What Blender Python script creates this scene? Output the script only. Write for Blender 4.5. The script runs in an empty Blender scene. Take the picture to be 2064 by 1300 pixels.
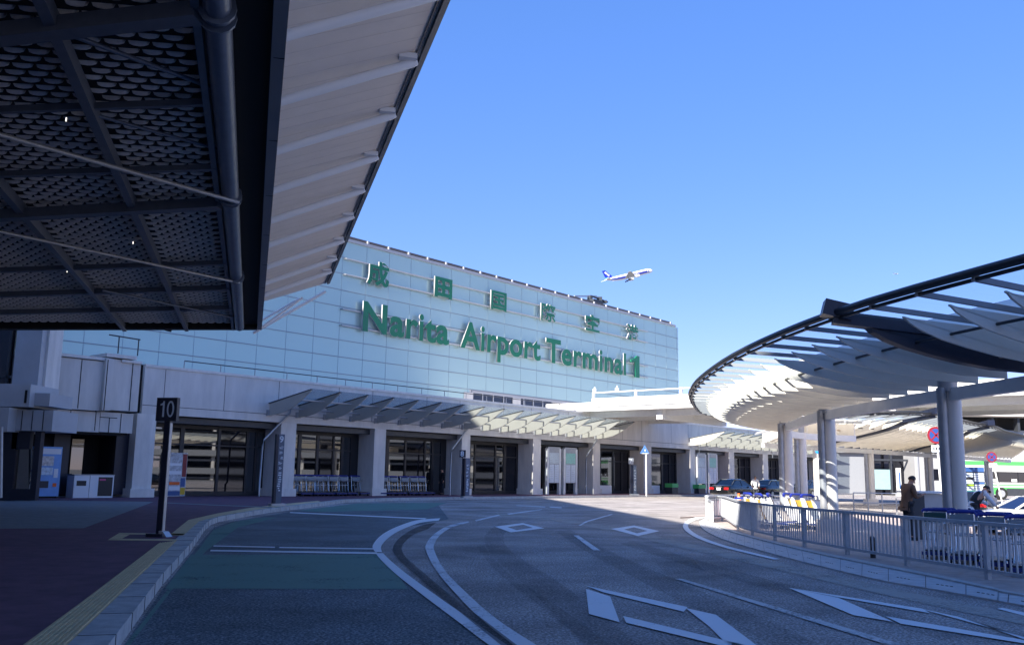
import bpy, bmesh, math, random
from mathutils import Vector, Matrix
random.seed(7)
rad = math.radians
SC = bpy.context.scene
COL = SC.collection

# ------------------------------------------------------------------ camera, sky, sun, exposure
H = 1.45                       # eye height
FPX, CX, CY, HOR, ROLL = 1879.0, 1032.0, 650.0, 959.5, 0.0165
_r = math.atan(ROLL)
_th = math.atan((HOR - CY) * math.cos(_r) / FPX)
_F = Vector((0, math.cos(_th), math.sin(_th)))
_R0 = Vector((1, 0, 0)); _U0 = Vector((0, -math.sin(_th), math.cos(_th)))
_XI = math.cos(_r) * _R0 + math.sin(_r) * _U0
_YI = math.sin(_r) * _R0 - math.cos(_r) * _U0
CAM = Vector((0, 0, H))
cam = bpy.data.cameras.new('camera'); cob = bpy.data.objects.new('camera', cam); COL.objects.link(cob)
cam.sensor_width = 36; cam.sensor_fit = 'HORIZONTAL'; cam.lens = FPX / 2064 * 36
cam.clip_start = 0.1; cam.clip_end = 15000
_m = Matrix((( _XI.x, -_YI.x, -_F.x, 0), (_XI.y, -_YI.y, -_F.y, 0), (_XI.z, -_YI.z, -_F.z, H), (0, 0, 0, 1)))
cob.matrix_world = _m
SC.camera = cob

SUN_EL = rad(35); LH = Vector((0.625, 0.781, 0)).normalized()      # horizontal travel of the light
LDIR = Vector((LH.x * math.cos(SUN_EL), LH.y * math.cos(SUN_EL), -math.sin(SUN_EL)))
w = bpy.data.worlds.new('World'); SC.world = w; w.use_nodes = True
nt = w.node_tree; bg = nt.nodes['Background']
sky = nt.nodes.new('ShaderNodeTexSky'); sky.sky_type = 'NISHITA'; sky.sun_disc = False
sky.sun_elevation = SUN_EL; sky.sun_rotation = math.atan2(-LH.x, -LH.y)
sky.altitude = 1200; sky.air_density = 1.0; sky.dust_density = 0.1; sky.ozone_density = 3.0
hs = nt.nodes.new('ShaderNodeHueSaturation'); hs.inputs['Saturation'].default_value = 1.72
wbn = nt.nodes.new('ShaderNodeMixRGB'); wbn.blend_type = 'MULTIPLY'; wbn.inputs[0].default_value = 1; wbn.inputs[2].default_value = (.70, .61, .85, 1)   # cool white balance of the photograph
gmn = nt.nodes.new('ShaderNodeGamma'); gmn.inputs[1].default_value = .52      # the photograph's compressed tones
nt.links.new(sky.outputs[0], gmn.inputs[0]); nt.links.new(gmn.outputs[0], hs.inputs['Color']); nt.links.new(hs.outputs[0], wbn.inputs[1]); nt.links.new(wbn.outputs[0], bg.inputs[0]); bg.inputs[1].default_value = 0.15
sl = bpy.data.lights.new('sun', 'SUN'); so = bpy.data.objects.new('sun', sl); COL.objects.link(so)
sl.energy = 3.3; sl.angle = rad(0.5); sl.color = (1, .94, .84)
so.rotation_euler = LDIR.to_track_quat('-Z', 'Y').to_euler()
SC.view_settings.view_transform = 'Standard'; SC.view_settings.look = 'None'
SC.view_settings.exposure = 2.05; SC.view_settings.gamma = 1
SC.render.film_transparent = False

# ------------------------------------------------------------------ helpers: rays, frames
def ray(px, py): return (_F * FPX + _XI * (px - CX) + _YI * (py - CY))
def G(px, py, z=0.0):
    d = ray(px, py); t = (z - H) / d.z; return CAM + d * t
def D(px, py, Y):
    d = ray(px, py); return CAM + d * (Y / d.y)
def PL(px, py, p0, n):
    d = ray(px, py); t = (p0 - CAM).dot(n) / d.dot(n); return CAM + d * t

# ------------------------------------------------------------------ materials
MAT = {}
def mat(name, col, rough=.6, metal=0, var=0.0, vscale=6.0, bump=0.0, bscale=60.0, spec=.5, coat=0, emit=None, trans=0.0, detail=6, stretch=None):
    if name in MAT: return MAT[name]
    m = bpy.data.materials.new(name); m.use_nodes = True; n = m.node_tree; b = n.nodes['Principled BSDF']
    b.inputs['Roughness'].default_value = rough; b.inputs['Metallic'].default_value = metal
    b.inputs['Specular IOR Level'].default_value = spec
    b.inputs['Coat Weight'].default_value = coat
    c = (col[0], col[1], col[2], 1)
    b.inputs['Base Color'].default_value = c
    tc = n.nodes.new('ShaderNodeTexCoord')
    vec = tc.outputs['Object']
    if stretch:
        mp = n.nodes.new('ShaderNodeMapping'); mp.inputs['Scale'].default_value = stretch
        n.links.new(vec, mp.inputs[0]); vec = mp.outputs[0]
    if var:
        tx = n.nodes.new('ShaderNodeTexNoise'); tx.inputs['Scale'].default_value = vscale; tx.inputs['Detail'].default_value = detail
        tx.inputs['Roughness'].default_value = .65
        n.links.new(vec, tx.inputs['Vector'])
        cr = n.nodes.new('ShaderNodeValToRGB')
        cr.color_ramp.elements[0].position = .3; cr.color_ramp.elements[1].position = .7
        cr.color_ramp.elements[0].color = (col[0]*(1-var), col[1]*(1-var), col[2]*(1-var), 1)
        cr.color_ramp.elements[1].color = (min(1,col[0]*(1+var)), min(1,col[1]*(1+var)), min(1,col[2]*(1+var)), 1)
        n.links.new(tx.outputs['Fac'], cr.inputs[0]); n.links.new(cr.outputs[0], b.inputs['Base Color'])
    if bump:
        t2 = n.nodes.new('ShaderNodeTexNoise'); t2.inputs['Scale'].default_value = bscale; t2.inputs['Detail'].default_value = 4
        n.links.new(vec, t2.inputs['Vector'])
        bp = n.nodes.new('ShaderNodeBump'); bp.inputs['Strength'].default_value = bump; bp.inputs['Distance'].default_value = .02
        n.links.new(t2.outputs['Fac'], bp.inputs['Height']); n.links.new(bp.outputs[0], b.inputs['Normal'])
    if emit:
        b.inputs['Emission Color'].default_value = (*emit[0], 1); b.inputs['Emission Strength'].default_value = emit[1]
    if trans:
        b.inputs['Transmission Weight'].default_value = trans
    MAT[name] = m
    return m

def asphalt(name, base, light, amount):
    """coarse aggregate: a fine speckle of pale stones, broad patches of wear"""
    m = bpy.data.materials.new(name); m.use_nodes = True; n = m.node_tree; b = n.nodes['Principled BSDF']; MAT[name] = m
    tc = n.nodes.new('ShaderNodeTexCoord')
    a = n.nodes.new('ShaderNodeTexNoise'); a.inputs['Scale'].default_value = 34; a.inputs['Detail'].default_value = 3; a.inputs['Roughness'].default_value = .7
    n.links.new(tc.outputs['Object'], a.inputs[0])
    v = n.nodes.new('ShaderNodeTexVoronoi'); v.inputs['Scale'].default_value = 45
    n.links.new(tc.outputs['Object'], v.inputs[0])
    big = n.nodes.new('ShaderNodeTexNoise'); big.inputs['Scale'].default_value = .45; big.inputs['Detail'].default_value = 8; big.inputs['Roughness'].default_value = .6
    n.links.new(tc.outputs['Object'], big.inputs[0])
    r1 = n.nodes.new('ShaderNodeValToRGB'); r1.color_ramp.elements[0].position = .45; r1.color_ramp.elements[1].position = .72
    r1.color_ramp.elements[0].color = (*base, 1); r1.color_ramp.elements[1].color = (*light, 1)
    mx0 = n.nodes.new('ShaderNodeMath'); mx0.operation = 'MULTIPLY'
    n.links.new(a.outputs['Fac'], r1.inputs[0])
    r2 = n.nodes.new('ShaderNodeValToRGB'); r2.color_ramp.elements[0].position = .3; r2.color_ramp.elements[1].position = .75
    r2.color_ramp.elements[0].color = (1-amount, 1-amount, 1-amount, 1); r2.color_ramp.elements[1].color = (1+amount, 1+amount, 1+amount, 1)
    n.links.new(big.outputs['Fac'], r2.inputs[0])
    mul = n.nodes.new('ShaderNodeMixRGB'); mul.blend_type = 'MULTIPLY'; mul.inputs[0].default_value = 1
    n.links.new(r1.outputs[0], mul.inputs[1]); n.links.new(r2.outputs[0], mul.inputs[2])
    r3 = n.nodes.new('ShaderNodeValToRGB'); r3.color_ramp.elements[0].position = .0; r3.color_ramp.elements[1].position = .9
    r3.color_ramp.elements[0].color = (.55, .55, .55, 1); r3.color_ramp.elements[1].color = (1.3, 1.3, 1.3, 1)
    n.links.new(v.outputs['Color'], r3.inputs[0])
    mul2 = n.nodes.new('ShaderNodeMixRGB'); mul2.blend_type = 'MULTIPLY'; mul2.inputs[0].default_value = .8
    n.links.new(mul.outputs[0], mul2.inputs[1]); n.links.new(r3.outputs[0], mul2.inputs[2])
    n.links.new(mul2.outputs[0], b.inputs['Base Color'])
    b.inputs['Roughness'].default_value = .85; b.inputs['Specular IOR Level'].default_value = .25
    bp = n.nodes.new('ShaderNodeBump'); bp.inputs['Strength'].default_value = .5; bp.inputs['Distance'].default_value = .01
    n.links.new(a.outputs['Fac'], bp.inputs['Height']); n.links.new(bp.outputs[0], b.inputs['Normal'])
    return m

def paint(name, col, wear, dens=1.0):
    """road paint, broken away where a noise says so"""
    m = bpy.data.materials.new(name); m.use_nodes = True; n = m.node_tree; b = n.nodes['Principled BSDF']; MAT[name] = m
    tc = n.nodes.new('ShaderNodeTexCoord')
    a = n.nodes.new('ShaderNodeTexNoise'); a.inputs['Scale'].default_value = 22; a.inputs['Detail'].default_value = 9; a.inputs['Roughness'].default_value = .75
    n.links.new(tc.outputs['Object'], a.inputs[0])
    c = n.nodes.new('ShaderNodeTexNoise'); c.inputs['Scale'].default_value = 1.1; c.inputs['Detail'].default_value = 4
    n.links.new(tc.outputs['Object'], c.inputs[0])
    ad = n.nodes.new('ShaderNodeMath'); ad.operation = 'ADD'; n.links.new(a.outputs['Fac'], ad.inputs[0])
    ml = n.nodes.new('ShaderNodeMath'); ml.operation = 'MULTIPLY'; ml.inputs[1].default_value = .55; n.links.new(c.outputs['Fac'], ml.inputs[0]); n.links.new(ml.outputs[0], ad.inputs[1])
    r = n.nodes.new('ShaderNodeValToRGB'); r.color_ramp.elements[0].position = .42 + wear; r.color_ramp.elements[1].position = .60 + wear
    r.color_ramp.elements[0].color = (0, 0, 0, 1); r.color_ramp.elements[1].color = (dens, dens, dens, 1)
    n.links.new(ad.outputs[0], r.inputs[0]); b.inputs['Base Color'].default_value = (*col, 1)
    b.inputs['Roughness'].default_value = .8; b.inputs['Specular IOR Level'].default_value = .2
    t = n.nodes.new('ShaderNodeBsdfTransparent'); mx = n.nodes.new('ShaderNodeMixShader')
    n.links.new(r.outputs[0], mx.inputs[0]); n.links.new(t.outputs[0], mx.inputs[1]); n.links.new(b.outputs[0], mx.inputs[2])
    n.links.new(mx.outputs[0], n.nodes['Material Output'].inputs[0])
    return m

def glassy(name, dark, refl, rough=.02, tint=(1, 1, 1), var=0.0):
    """dark interior behind a reflecting pane"""
    m = bpy.data.materials.new(name); m.use_nodes = True; n = m.node_tree; MAT[name] = m
    for x in list(n.nodes):
        if x.type == 'BSDF_PRINCIPLED': n.nodes.remove(x)
    out = n.nodes['Material Output']
    d = n.nodes.new('ShaderNodeBsdfDiffuse'); d.inputs[0].default_value = (*dark, 1)
    g = n.nodes.new('ShaderNodeBsdfGlossy'); g.inputs[0].default_value = (*tint, 1); g.inputs['Roughness'].default_value = rough
    lw = n.nodes.new('ShaderNodeFresnel'); lw.inputs[0].default_value = 1.5
    ad = n.nodes.new('ShaderNodeMath'); ad.operation = 'ADD'; ad.use_clamp = True; ad.inputs[1].default_value = refl
    n.links.new(lw.outputs[0], ad.inputs[0])
    mx = n.nodes.new('ShaderNodeMixShader'); n.links.new(ad.outputs[0], mx.inputs[0]); n.links.new(d.outputs[0], mx.inputs[1]); n.links.new(g.outputs[0], mx.inputs[2])
    if var:
        tc = n.nodes.new('ShaderNodeTexCoord'); tx = n.nodes.new('ShaderNodeTexNoise'); tx.inputs['Scale'].default_value = .12; tx.inputs['Detail'].default_value = 2
        n.links.new(tc.outputs['Object'], tx.inputs[0])
        cr = n.nodes.new('ShaderNodeValToRGB')
        cr.color_ramp.elements[0].color = (*[c*(1-var) for c in dark], 1); cr.color_ramp.elements[1].color = (*[c*(1+var) for c in dark], 1)
        n.links.new(tx.outputs['Fac'], cr.inputs[0]); n.links.new(cr.outputs[0], d.inputs[0])
    n.links.new(mx.outputs[0], out.inputs[0])
    return m

def clear(name, tint, opac, col, tr=.5):
    """clear or frosted sheet: part see-through, part reflecting, part white"""
    m = bpy.data.materials.new(name); m.use_nodes = True; n = m.node_tree; MAT[name] = m
    for x in list(n.nodes):
        if x.type == 'BSDF_PRINCIPLED': n.nodes.remove(x)
    out = n.nodes['Material Output']
    t = n.nodes.new('ShaderNodeBsdfTransparent'); t.inputs[0].default_value = (*tint, 1)
    d = n.nodes.new('ShaderNodeBsdfDiffuse'); d.inputs[0].default_value = (*col, 1)
    l = n.nodes.new('ShaderNodeBsdfTranslucent'); l.inputs[0].default_value = (*col, 1)
    a = n.nodes.new('ShaderNodeMixShader'); a.inputs[0].default_value = tr; n.links.new(d.outputs[0], a.inputs[1]); n.links.new(l.outputs[0], a.inputs[2])
    mx = n.nodes.new('ShaderNodeMixShader'); mx.inputs[0].default_value = opac
    n.links.new(t.outputs[0], mx.inputs[1]); n.links.new(a.outputs[0], mx.inputs[2])
    g = n.nodes.new('ShaderNodeBsdfGlossy'); g.inputs['Roughness'].default_value = .03
    m2 = n.nodes.new('ShaderNodeMixShader'); m2.inputs[0].default_value = .07; n.links.new(mx.outputs[0], m2.inputs[1]); n.links.new(g.outputs[0], m2.inputs[2])
    n.links.new(m2.outputs[0], out.inputs[0])
    return m

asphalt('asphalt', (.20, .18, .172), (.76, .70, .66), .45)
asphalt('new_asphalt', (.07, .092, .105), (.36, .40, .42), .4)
paint('road_paint', (.74, .76, .78), .03)
paint('worn_paint', (.66, .68, .70), .15)
paint('faint_paint', (.56, .56, .56), .19)
paint('green_paint', (.17, .30, .25), .09, .8)
paint('dust_paint', (.46, .43, .39), .17, .8)
paint('stain', (.05, .052, .056), .16, .16)
paint('seal', (.04, .042, .046), .13, .55)
mat('paving', (.135, .062, .095), .85, var=.3, vscale=3, bump=.3, bscale=90)
mat('gray_paving', (.20, .21, .22), .8, var=.2, vscale=4, bump=.15, bscale=50)
mat('tactile', (.62, .48, .27), .8, var=.15, vscale=9)
mat('kerb', (.44, .44, .43), .8, var=.25, vscale=5, bump=.3, bscale=50)
mat('gutter', (.46, .47, .48), .75, var=.2, vscale=6, bump=.2, bscale=50)
mat('island_paving', (.40, .33, .30), .85, var=.22, vscale=4, bump=.2, bscale=60)
mat('far_ground', (.16, .16, .16), .9, var=.2, vscale=.3)
mat('concrete', (.72, .68, .63), .75, var=.13, vscale=2.2, stretch=(1, 1, .25))
mat('wall_panel', (.64, .61, .57), .6, var=.13, vscale=1.6, stretch=(1, 1, .22), detail=9)
mat('pier_panel', (.44, .45, .47), .55, var=.08, vscale=1.0)
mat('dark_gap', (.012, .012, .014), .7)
mat('black_frame', (.018, .018, .022), .45)
mat('beam_blue', (.13, .15, .19), .45, metal=.2, var=.12, vscale=5)
mat('navy', (.012, .016, .035), .4, var=.15, vscale=5)
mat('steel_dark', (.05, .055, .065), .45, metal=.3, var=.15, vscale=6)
mat('steel_gray', (.38, .39, .41), .4, metal=.35, var=.1, vscale=5)
mat('steel_white', (.70, .70, .69), .45, metal=.1, var=.05, vscale=3)
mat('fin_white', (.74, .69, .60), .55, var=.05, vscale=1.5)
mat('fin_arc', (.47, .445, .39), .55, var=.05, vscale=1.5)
mat('fin_gray', (.50, .51, .52), .5, var=.06, vscale=2)
mat('column', (.78, .74, .69), .5, var=.06, vscale=2, stretch=(1, 1, .2))
mat('bus_white', (.62, .62, .60), .35)
mat('rear_wall', (.68, .66, .64), .6, var=.1, vscale=.3)
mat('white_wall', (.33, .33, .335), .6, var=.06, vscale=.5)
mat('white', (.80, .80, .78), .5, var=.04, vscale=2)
mat('white_paint', (.78, .78, .77), .45)
mat('louvre', (.80, .77, .74), .6, var=.12, vscale=8)
mat('black', (.008, .008, .009), .8)
mat('blue_tube', (.12, .15, .21), .4, metal=.2, var=.15, vscale=4)
mat('soffit', (.92, .84, .76), .55, var=.04, vscale=1.5)
mat('soffit_tube', (.92, .92, .92), .45)
mat('letter_green', (.004, .175, .085), .45, var=.06, vscale=.5)
mat('letter_return', (.42, .42, .43), .4)
mat('alu', (.44, .45, .47), .4, metal=.5, var=.05, vscale=3)
mat('chrome', (.75, .76, .78), .2, metal=1)
mat('blue_plastic', (.012, .025, .26), .4)
mat('yellow_plastic', (.65, .40, .02), .45)
mat('panel_gray', (.24, .28, .31), .5, var=.1, vscale=5)
mat('panel_green', (.02, .085, .08), .5)
mat('rubber', (.012, .012, .012), .7)
mat('car_black', (.006, .007, .009), .15, coat=1)
mat('car_navy', (.01, .02, .05), .15, coat=1)
mat('car_white', (.75, .74, .69), .25, coat=.8)
mat('tail_red', (.55, .012, .015), .2, coat=1)
mat('lamp_white', (.8, .8, .78), .2, coat=1)
mat('bus_green', (.07, .42, .09), .3, coat=.6)
mat('sign_blue', (.018, .065, .26), .4)
mat('sign_red', (.24, .014, .024), .4)
mat('sky_blue_sign', (.02, .25, .85), .4)
mat('orange', (.85, .14, .02), .5)
mat('skin', (.50, .27, .18), .55)
mat('hair', (.012, .009, .008), .6)
mat('gray_hair', (.25, .23, .22), .6)
mat('jacket', (.17, .095, .06), .8, var=.2, vscale=12, bump=.3, bscale=30)
mat('trousers', (.02, .025, .035), .8, var=.15, vscale=10)
mat('shirt', (.70, .70, .72), .7, var=.05, vscale=12, bump=.2, bscale=25)
mat('vest', (.008, .008, .011), .7)
mat('plane_white', (.78, .78, .77), .3, coat=.4)
mat('plane_blue', (.012, .025, .28), .3, coat=.4)
mat('plane_cyan', (.04, .38, .75), .3, coat=.4)
mat('plane_gray', (.42, .42, .42), .4)
mat('vending', (.16, .36, .72), .35, var=.1, vscale=3)
mat('vending_white', (.75, .77, .8), .35)
mat('tan', (.52, .40, .30), .5)
mat('map_mint', (.30, .58, .50), .5, var=.15, vscale=9)
mat('map_pale', (.55, .62, .64), .5, var=.15, vscale=9)
mat('paper', (.62, .68, .74), .5, var=.08, vscale=20)
mat('teal_panel', (.25, .37, .40), .4, var=.06, vscale=2)
mat('board_blue', (.035, .10, .28), .45)
mat('lime', (.32, .50, .02), .5)
mat('crate_green', (.10, .55, .16), .5)
glassy('shop_glass', (.006, .007, .009), .12, .015, (.95, .97, 1))
glassy('dark_glass', (.004, .004, .006), .03, .03, (.8, .85, 1))
glassy('curtain_glass', (.44, .58, .54), .08, .13, (.76, .96, .93), var=.10)
glassy('car_glass', (.01, .012, .015), .05, .02)
glassy('blue_glass', (.16, .30, .50), .15, .06)
clear('canopy_glass', (.86, .93, .96), .10, (.7, .8, .82))
clear('frosted_glass', (.80, .84, .86), .2, (.62, .68, .68))
clear('white_skin', (.8, .8, .8), .98, (.80, .77, .70), .25)
clear('glow_skin', (.8, .8, .8), .97, (.92, .86, .76), .82)
M = MAT

# ------------------------------------------------------------------ mesh builder
WPOS = {}
def wpos(o): return WPOS.get(o.name, Vector((0, 0, 0)))
class MB:
    def __init__(s): s.v = []; s.f = []; s.sm = []
    def add(s, vs, fs, smooth=False):
        k = len(s.v); s.v += [tuple(v) for v in vs]
        for f in fs: s.f.append([i + k for i in f]); s.sm.append(smooth)
        return s
    def hexa(s, p):      # 8 points: bottom loop 0-3, top loop 4-7
        return s.add(p, [(3, 2, 1, 0), (4, 5, 6, 7), (0, 1, 5, 4), (1, 2, 6, 5), (2, 3, 7, 6), (3, 0, 4, 7)])
    def box(s, c, size, ax=None):
        hx, hy, hz = size[0]/2, size[1]/2, size[2]/2
        X, Y, Z = ax if ax else (Vector((1,0,0)), Vector((0,1,0)), Vector((0,0,1)))
        c = Vector(c)
        P = [c + X*a*hx + Y*b*hy + Z*d*hz for d in (-1, 1) for a, b in ((-1,-1),(1,-1),(1,1),(-1,1))]
        return s.hexa(P)
    def prism(s, poly, z0, z1):
        n = len(poly)
        vs = [(p[0], p[1], z0) for p in poly] + [(p[0], p[1], z1) for p in poly]
        return s.add(vs, [tuple(range(n-1, -1, -1)), tuple(range(n, 2*n))] + [(i, (i+1) % n, n+(i+1) % n, n+i) for i in range(n)])
    def slab(s, pts, dvec):     # any planar polygon given thickness
        n = len(pts); dv = Vector(dvec)
        vs = [Vector(p) for p in pts] + [Vector(p) + dv for p in pts]
        return s.add(vs, [tuple(range(n-1, -1, -1)), tuple(range(n, 2*n))] + [(i, (i+1) % n, n+(i+1) % n, n+i) for i in range(n)])
    def tube(s, pts, r, n=8, r2=None, cap=True):
        pts = [Vector(p) for p in pts]; rings = []
        for i, p in enumerate(pts):
            t = (pts[min(i+1, len(pts)-1)] - pts[max(i-1, 0)]).normalized()
            a = Vector((0, 0, 1)) if abs(t.z) < .9 else Vector((1, 0, 0))
            x = t.cross(a).normalized(); y = t.cross(x)
            rr = r if r2 is None else r + (r2 - r) * i / (len(pts) - 1)
            rings.append([p + (x*math.cos(k*2*math.pi/n) + y*math.sin(k*2*math.pi/n))*rr for k in range(n)])
        vs = [v for g in rings for v in g]
        fs = [(i*n+k, i*n+(k+1) % n, (i+1)*n+(k+1) % n, (i+1)*n+k) for i in range(len(pts)-1) for k in range(n)]
        s.add(vs, fs, True)
        if cap:
            s.add(rings[0], [tuple(range(n))]); s.add(rings[-1], [tuple(range(n-1, -1, -1))])
        return s
    def bar(s, pts, wx, wz):     # rectangular bar along a path, upright
        pts = [Vector(p) for p in pts]; rings = []
        for i, p in enumerate(pts):
            t = (pts[min(i+1, len(pts)-1)] - pts[max(i-1, 0)]).normalized()
            x = t.cross(Vector((0, 0, 1)))
            x = x.normalized() if x.length > .01 else Vector((1, 0, 0))
            y = x.cross(t).normalized()
            rings.append([p + x*a*wx/2 + y*b*wz/2 for a, b in ((-1,-1),(1,-1),(1,1),(-1,1))])
        vs = [v for g in rings for v in g]
        fs = [(i*4+k, i*4+(k+1) % 4, (i+1)*4+(k+1) % 4, (i+1)*4+k) for i in range(len(pts)-1) for k in range(4)]
        n = len(vs)
        return s.add(vs, fs + [(0, 1, 2, 3), (n-1, n-2, n-3, n-4)])
    def loft(s, rings, smooth=True, cap=True, close=True):
        n = len(rings[0]); vs = [v for g in rings for v in g]
        rng = range(n) if close else range(n-1)
        fs = [(i*n+k, i*n+(k+1) % n, (i+1)*n+(k+1) % n, (i+1)*n+k) for i in range(len(rings)-1) for k in rng]
        s.add(vs, fs, smooth)
        if cap: s.add(rings[0], [tuple(range(n-1, -1, -1))]); s.add(rings[-1], [tuple(range(n))])
        return s
    def disc(s, c, nrm, r, th, n=24):
        nrm = Vector(nrm).normalized(); a = Vector((0,0,1)) if abs(nrm.z) < .9 else Vector((1,0,0))
        x = a.cross(nrm).normalized(); y = nrm.cross(x); c = Vector(c)
        ring = [c + (x*math.cos(k*2*math.pi/n) + y*math.sin(k*2*math.pi/n))*r for k in range(n)]
        return s.slab(ring, nrm*th)
    def build(s, name, m, parent=None, loc=None, fix=True):
        me = bpy.data.meshes.new(name)
        off = Vector(loc) if loc is not None else (wpos(parent) if parent else Vector())
        me.from_pydata([tuple(Vector(v) - off) for v in s.v], [], s.f)
        me.polygons.foreach_set('use_smooth', s.sm)
        if fix:
            bm = bmesh.new(); bm.from_mesh(me); bmesh.ops.recalc_face_normals(bm, faces=bm.faces); bm.to_mesh(me); bm.free()
        me.materials.append(M[m] if isinstance(m, str) else m); me.update()
        o = bpy.data.objects.new(name, me); COL.objects.link(o)
        o.location = off
        if parent:
            o.parent = parent; o.location = off - wpos(parent)
        WPOS[o.name] = off.copy()
        return o

def empty(name, loc, label, cat, group=None):
    o = bpy.data.objects.new(name, None); COL.objects.link(o); o.empty_display_size = .2
    o.location = Vector(loc); WPOS[o.name] = Vector(loc)
    return tag(o, label, cat, group)
def tag(o, label=None, cat=None, group=None, kind=None):
    if label: o['label'] = label
    if cat: o['category'] = cat
    if group: o['group'] = group
    if kind: o['kind'] = kind
    return o
def struct(name, mb, m): return tag(mb.build(name, m), kind='structure')
def dup(root, label, loc=None, rotz=None):
    r = root.copy(); COL.objects.link(r); r['label'] = label
    if loc is not None: r.location = loc
    if rotz is not None: r.rotation_euler = (0, 0, rotz)
    for ch in list(root.children):
        c = ch.copy(); COL.objects.link(c); c.parent = r
        for g in ch.children:
            d = g.copy(); COL.objects.link(d); d.parent = c
    return r
def text_mesh(body, thick, bold=0.0):
    c = bpy.data.curves.new('lettering', 'FONT'); c.body = body; c.extrude = thick/2; c.offset = bold; c.resolution_u = 4
    o = bpy.data.objects.new('lettering', c); COL.objects.link(o)
    bpy.context.view_layer.update()
    me = bpy.data.meshes.new_from_object(o.evaluated_get(bpy.context.evaluated_depsgraph_get()))
    bpy.data.objects.remove(o); bpy.data.curves.remove(c)
    return me
def put_text(name, body, origin, X, Y, height, m, parent, thick=.004, bold=0.0, width=None, fit=True, side=None):
    """a word as flat raised lettering: X along the line, Y up, centred on origin"""
    me = text_mesh(body, 1.0, bold)
    xs = [v.co.x for v in me.vertices]; ys = [v.co.y for v in me.vertices]
    x0, x1, y0, y1 = min(xs), max(xs), min(ys), max(ys)
    k = height / (y1 - y0) if fit else height
    kx = k if width is None else width / (x1 - x0)
    X = Vector(X).normalized(); Y = Vector(Y).normalized(); Z = X.cross(Y)
    off = wpos(parent) if parent else Vector()
    for v in me.vertices:
        v.co = Vector(origin) + X*(v.co.x - (x0+x1)/2)*kx + Y*(v.co.y - (y0+y1)/2)*k + Z*(v.co.z)*thick - off
    me.materials.append(M[m])
    if side:
        me.materials.append(M[side]); me.update()
        for p in me.polygons:
            if p.normal.dot(Z) < .7: p.material_index = 1
    me.name = name; me.update()
    o = bpy.data.objects.new(name, me); COL.objects.link(o); o.location = off
    if parent: o.parent = parent; o.location = (0, 0, 0)
    return o
def catmull(P, n=8):
    P = [Vector(p) for p in P]; out = []
    for i in range(len(P)-1):
        p0, p1, p2, p3 = P[max(i-1, 0)], P[i], P[i+1], P[min(i+2, len(P)-1)]
        for k in range(n):
            t = k/n
            out.append(.5*((2*p1) + (p2-p0)*t + (2*p0-5*p1+4*p2-p3)*t*t + (3*p1-p0-3*p2+p3)*t**3))
    out.append(P[-1]); return out
def ribbon(center, wl, z, n=6, sm=True):
    """flat strip on the ground along pixel-free world points; wl = width or list"""
    C_ = catmull(center, n) if sm else [Vector(p) for p in center]
    L, R = [], []
    for i, p in enumerate(C_):
        t = (C_[min(i+1, len(C_)-1)] - C_[max(i-1, 0)]); t.z = 0; t.normalize()
        q = Vector((-t.y, t.x, 0)); wd = wl if not isinstance(wl, (list, tuple)) else wl[0] + (wl[1]-wl[0])*i/(len(C_)-1)
        L.append((p.x+q.x*wd/2, p.y+q.y*wd/2, z)); R.append((p.x-q.x*wd/2, p.y-q.y*wd/2, z))
    m = MB(); m.add(L + R, [(i, len(L)+i, len(L)+i+1, i+1) for i in range(len(L)-1)]); return m
def between(A, B, z0, z1=None):
    """closed strip between two polylines of equal length, top at z1, thickness down to z0"""
    n = len(A); m = MB(); zt = z1 if z1 is not None else z0
    m.add([(p.x, p.y, zt) for p in A] + [(p.x, p.y, zt) for p in B], [(i, i+1, n+i+1, n+i) for i in range(n-1)])
    if z1 is not None:
        for Q in (A, B):
            m.add([(p.x, p.y, z0) for p in Q] + [(p.x, p.y, z1) for p in Q], [(i, i+1, n+i+1, n+i) for i in range(n-1)])
        for i in (0, n-1):
            m.add([(A[i].x, A[i].y, z0), (B[i].x, B[i].y, z0), (B[i].x, B[i].y, z1), (A[i].x, A[i].y, z1)], [(0, 1, 2, 3)])
    return m
def GL(pts, z=0.0): return [G(x, y, z) for x, y in pts]


# ================================================================== SETTING
ground = MB(); ground.add([(-2500, -600, -.03), (2500, -600, -.03), (2500, 4500, -.03), (-2500, 4500, -.03)], [(0, 1, 2, 3)])
struct('ground', ground, 'far_ground')
road = MB(); road.add([(-45, -25, 0), (75, -25, 0), (75, 150, 0), (-45, 150, 0)], [(0, 1, 2, 3)])
struct('road', road, 'asphalt')

# facade frame: u runs along the terminal front (away to the right), nf points out towards the forecourt
UF = Vector((1568, 1879, 0)).normalized(); NF = Vector((UF.y, -UF.x, 0))
A0 = G(770, 998.5, .15); A0.z = 0
def FW(s, o, z): p = A0 + UF*s + NF*o; return Vector((p.x, p.y, z))
def FS(px, py, o=0.0):
    p = PL(px, py, A0 + NF*o, NF); return ((p - A0).dot(UF), p.z)
def fbox(mb, s0, s1, o0, o1, z0, z1):
    return mb.hexa([FW(s0, o0, z0), FW(s1, o0, z0), FW(s1, o1, z0), FW(s0, o1, z0), FW(s0, o0, z1), FW(s1, o0, z1), FW(s1, o1, z1), FW(s0, o1, z1)])

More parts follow.
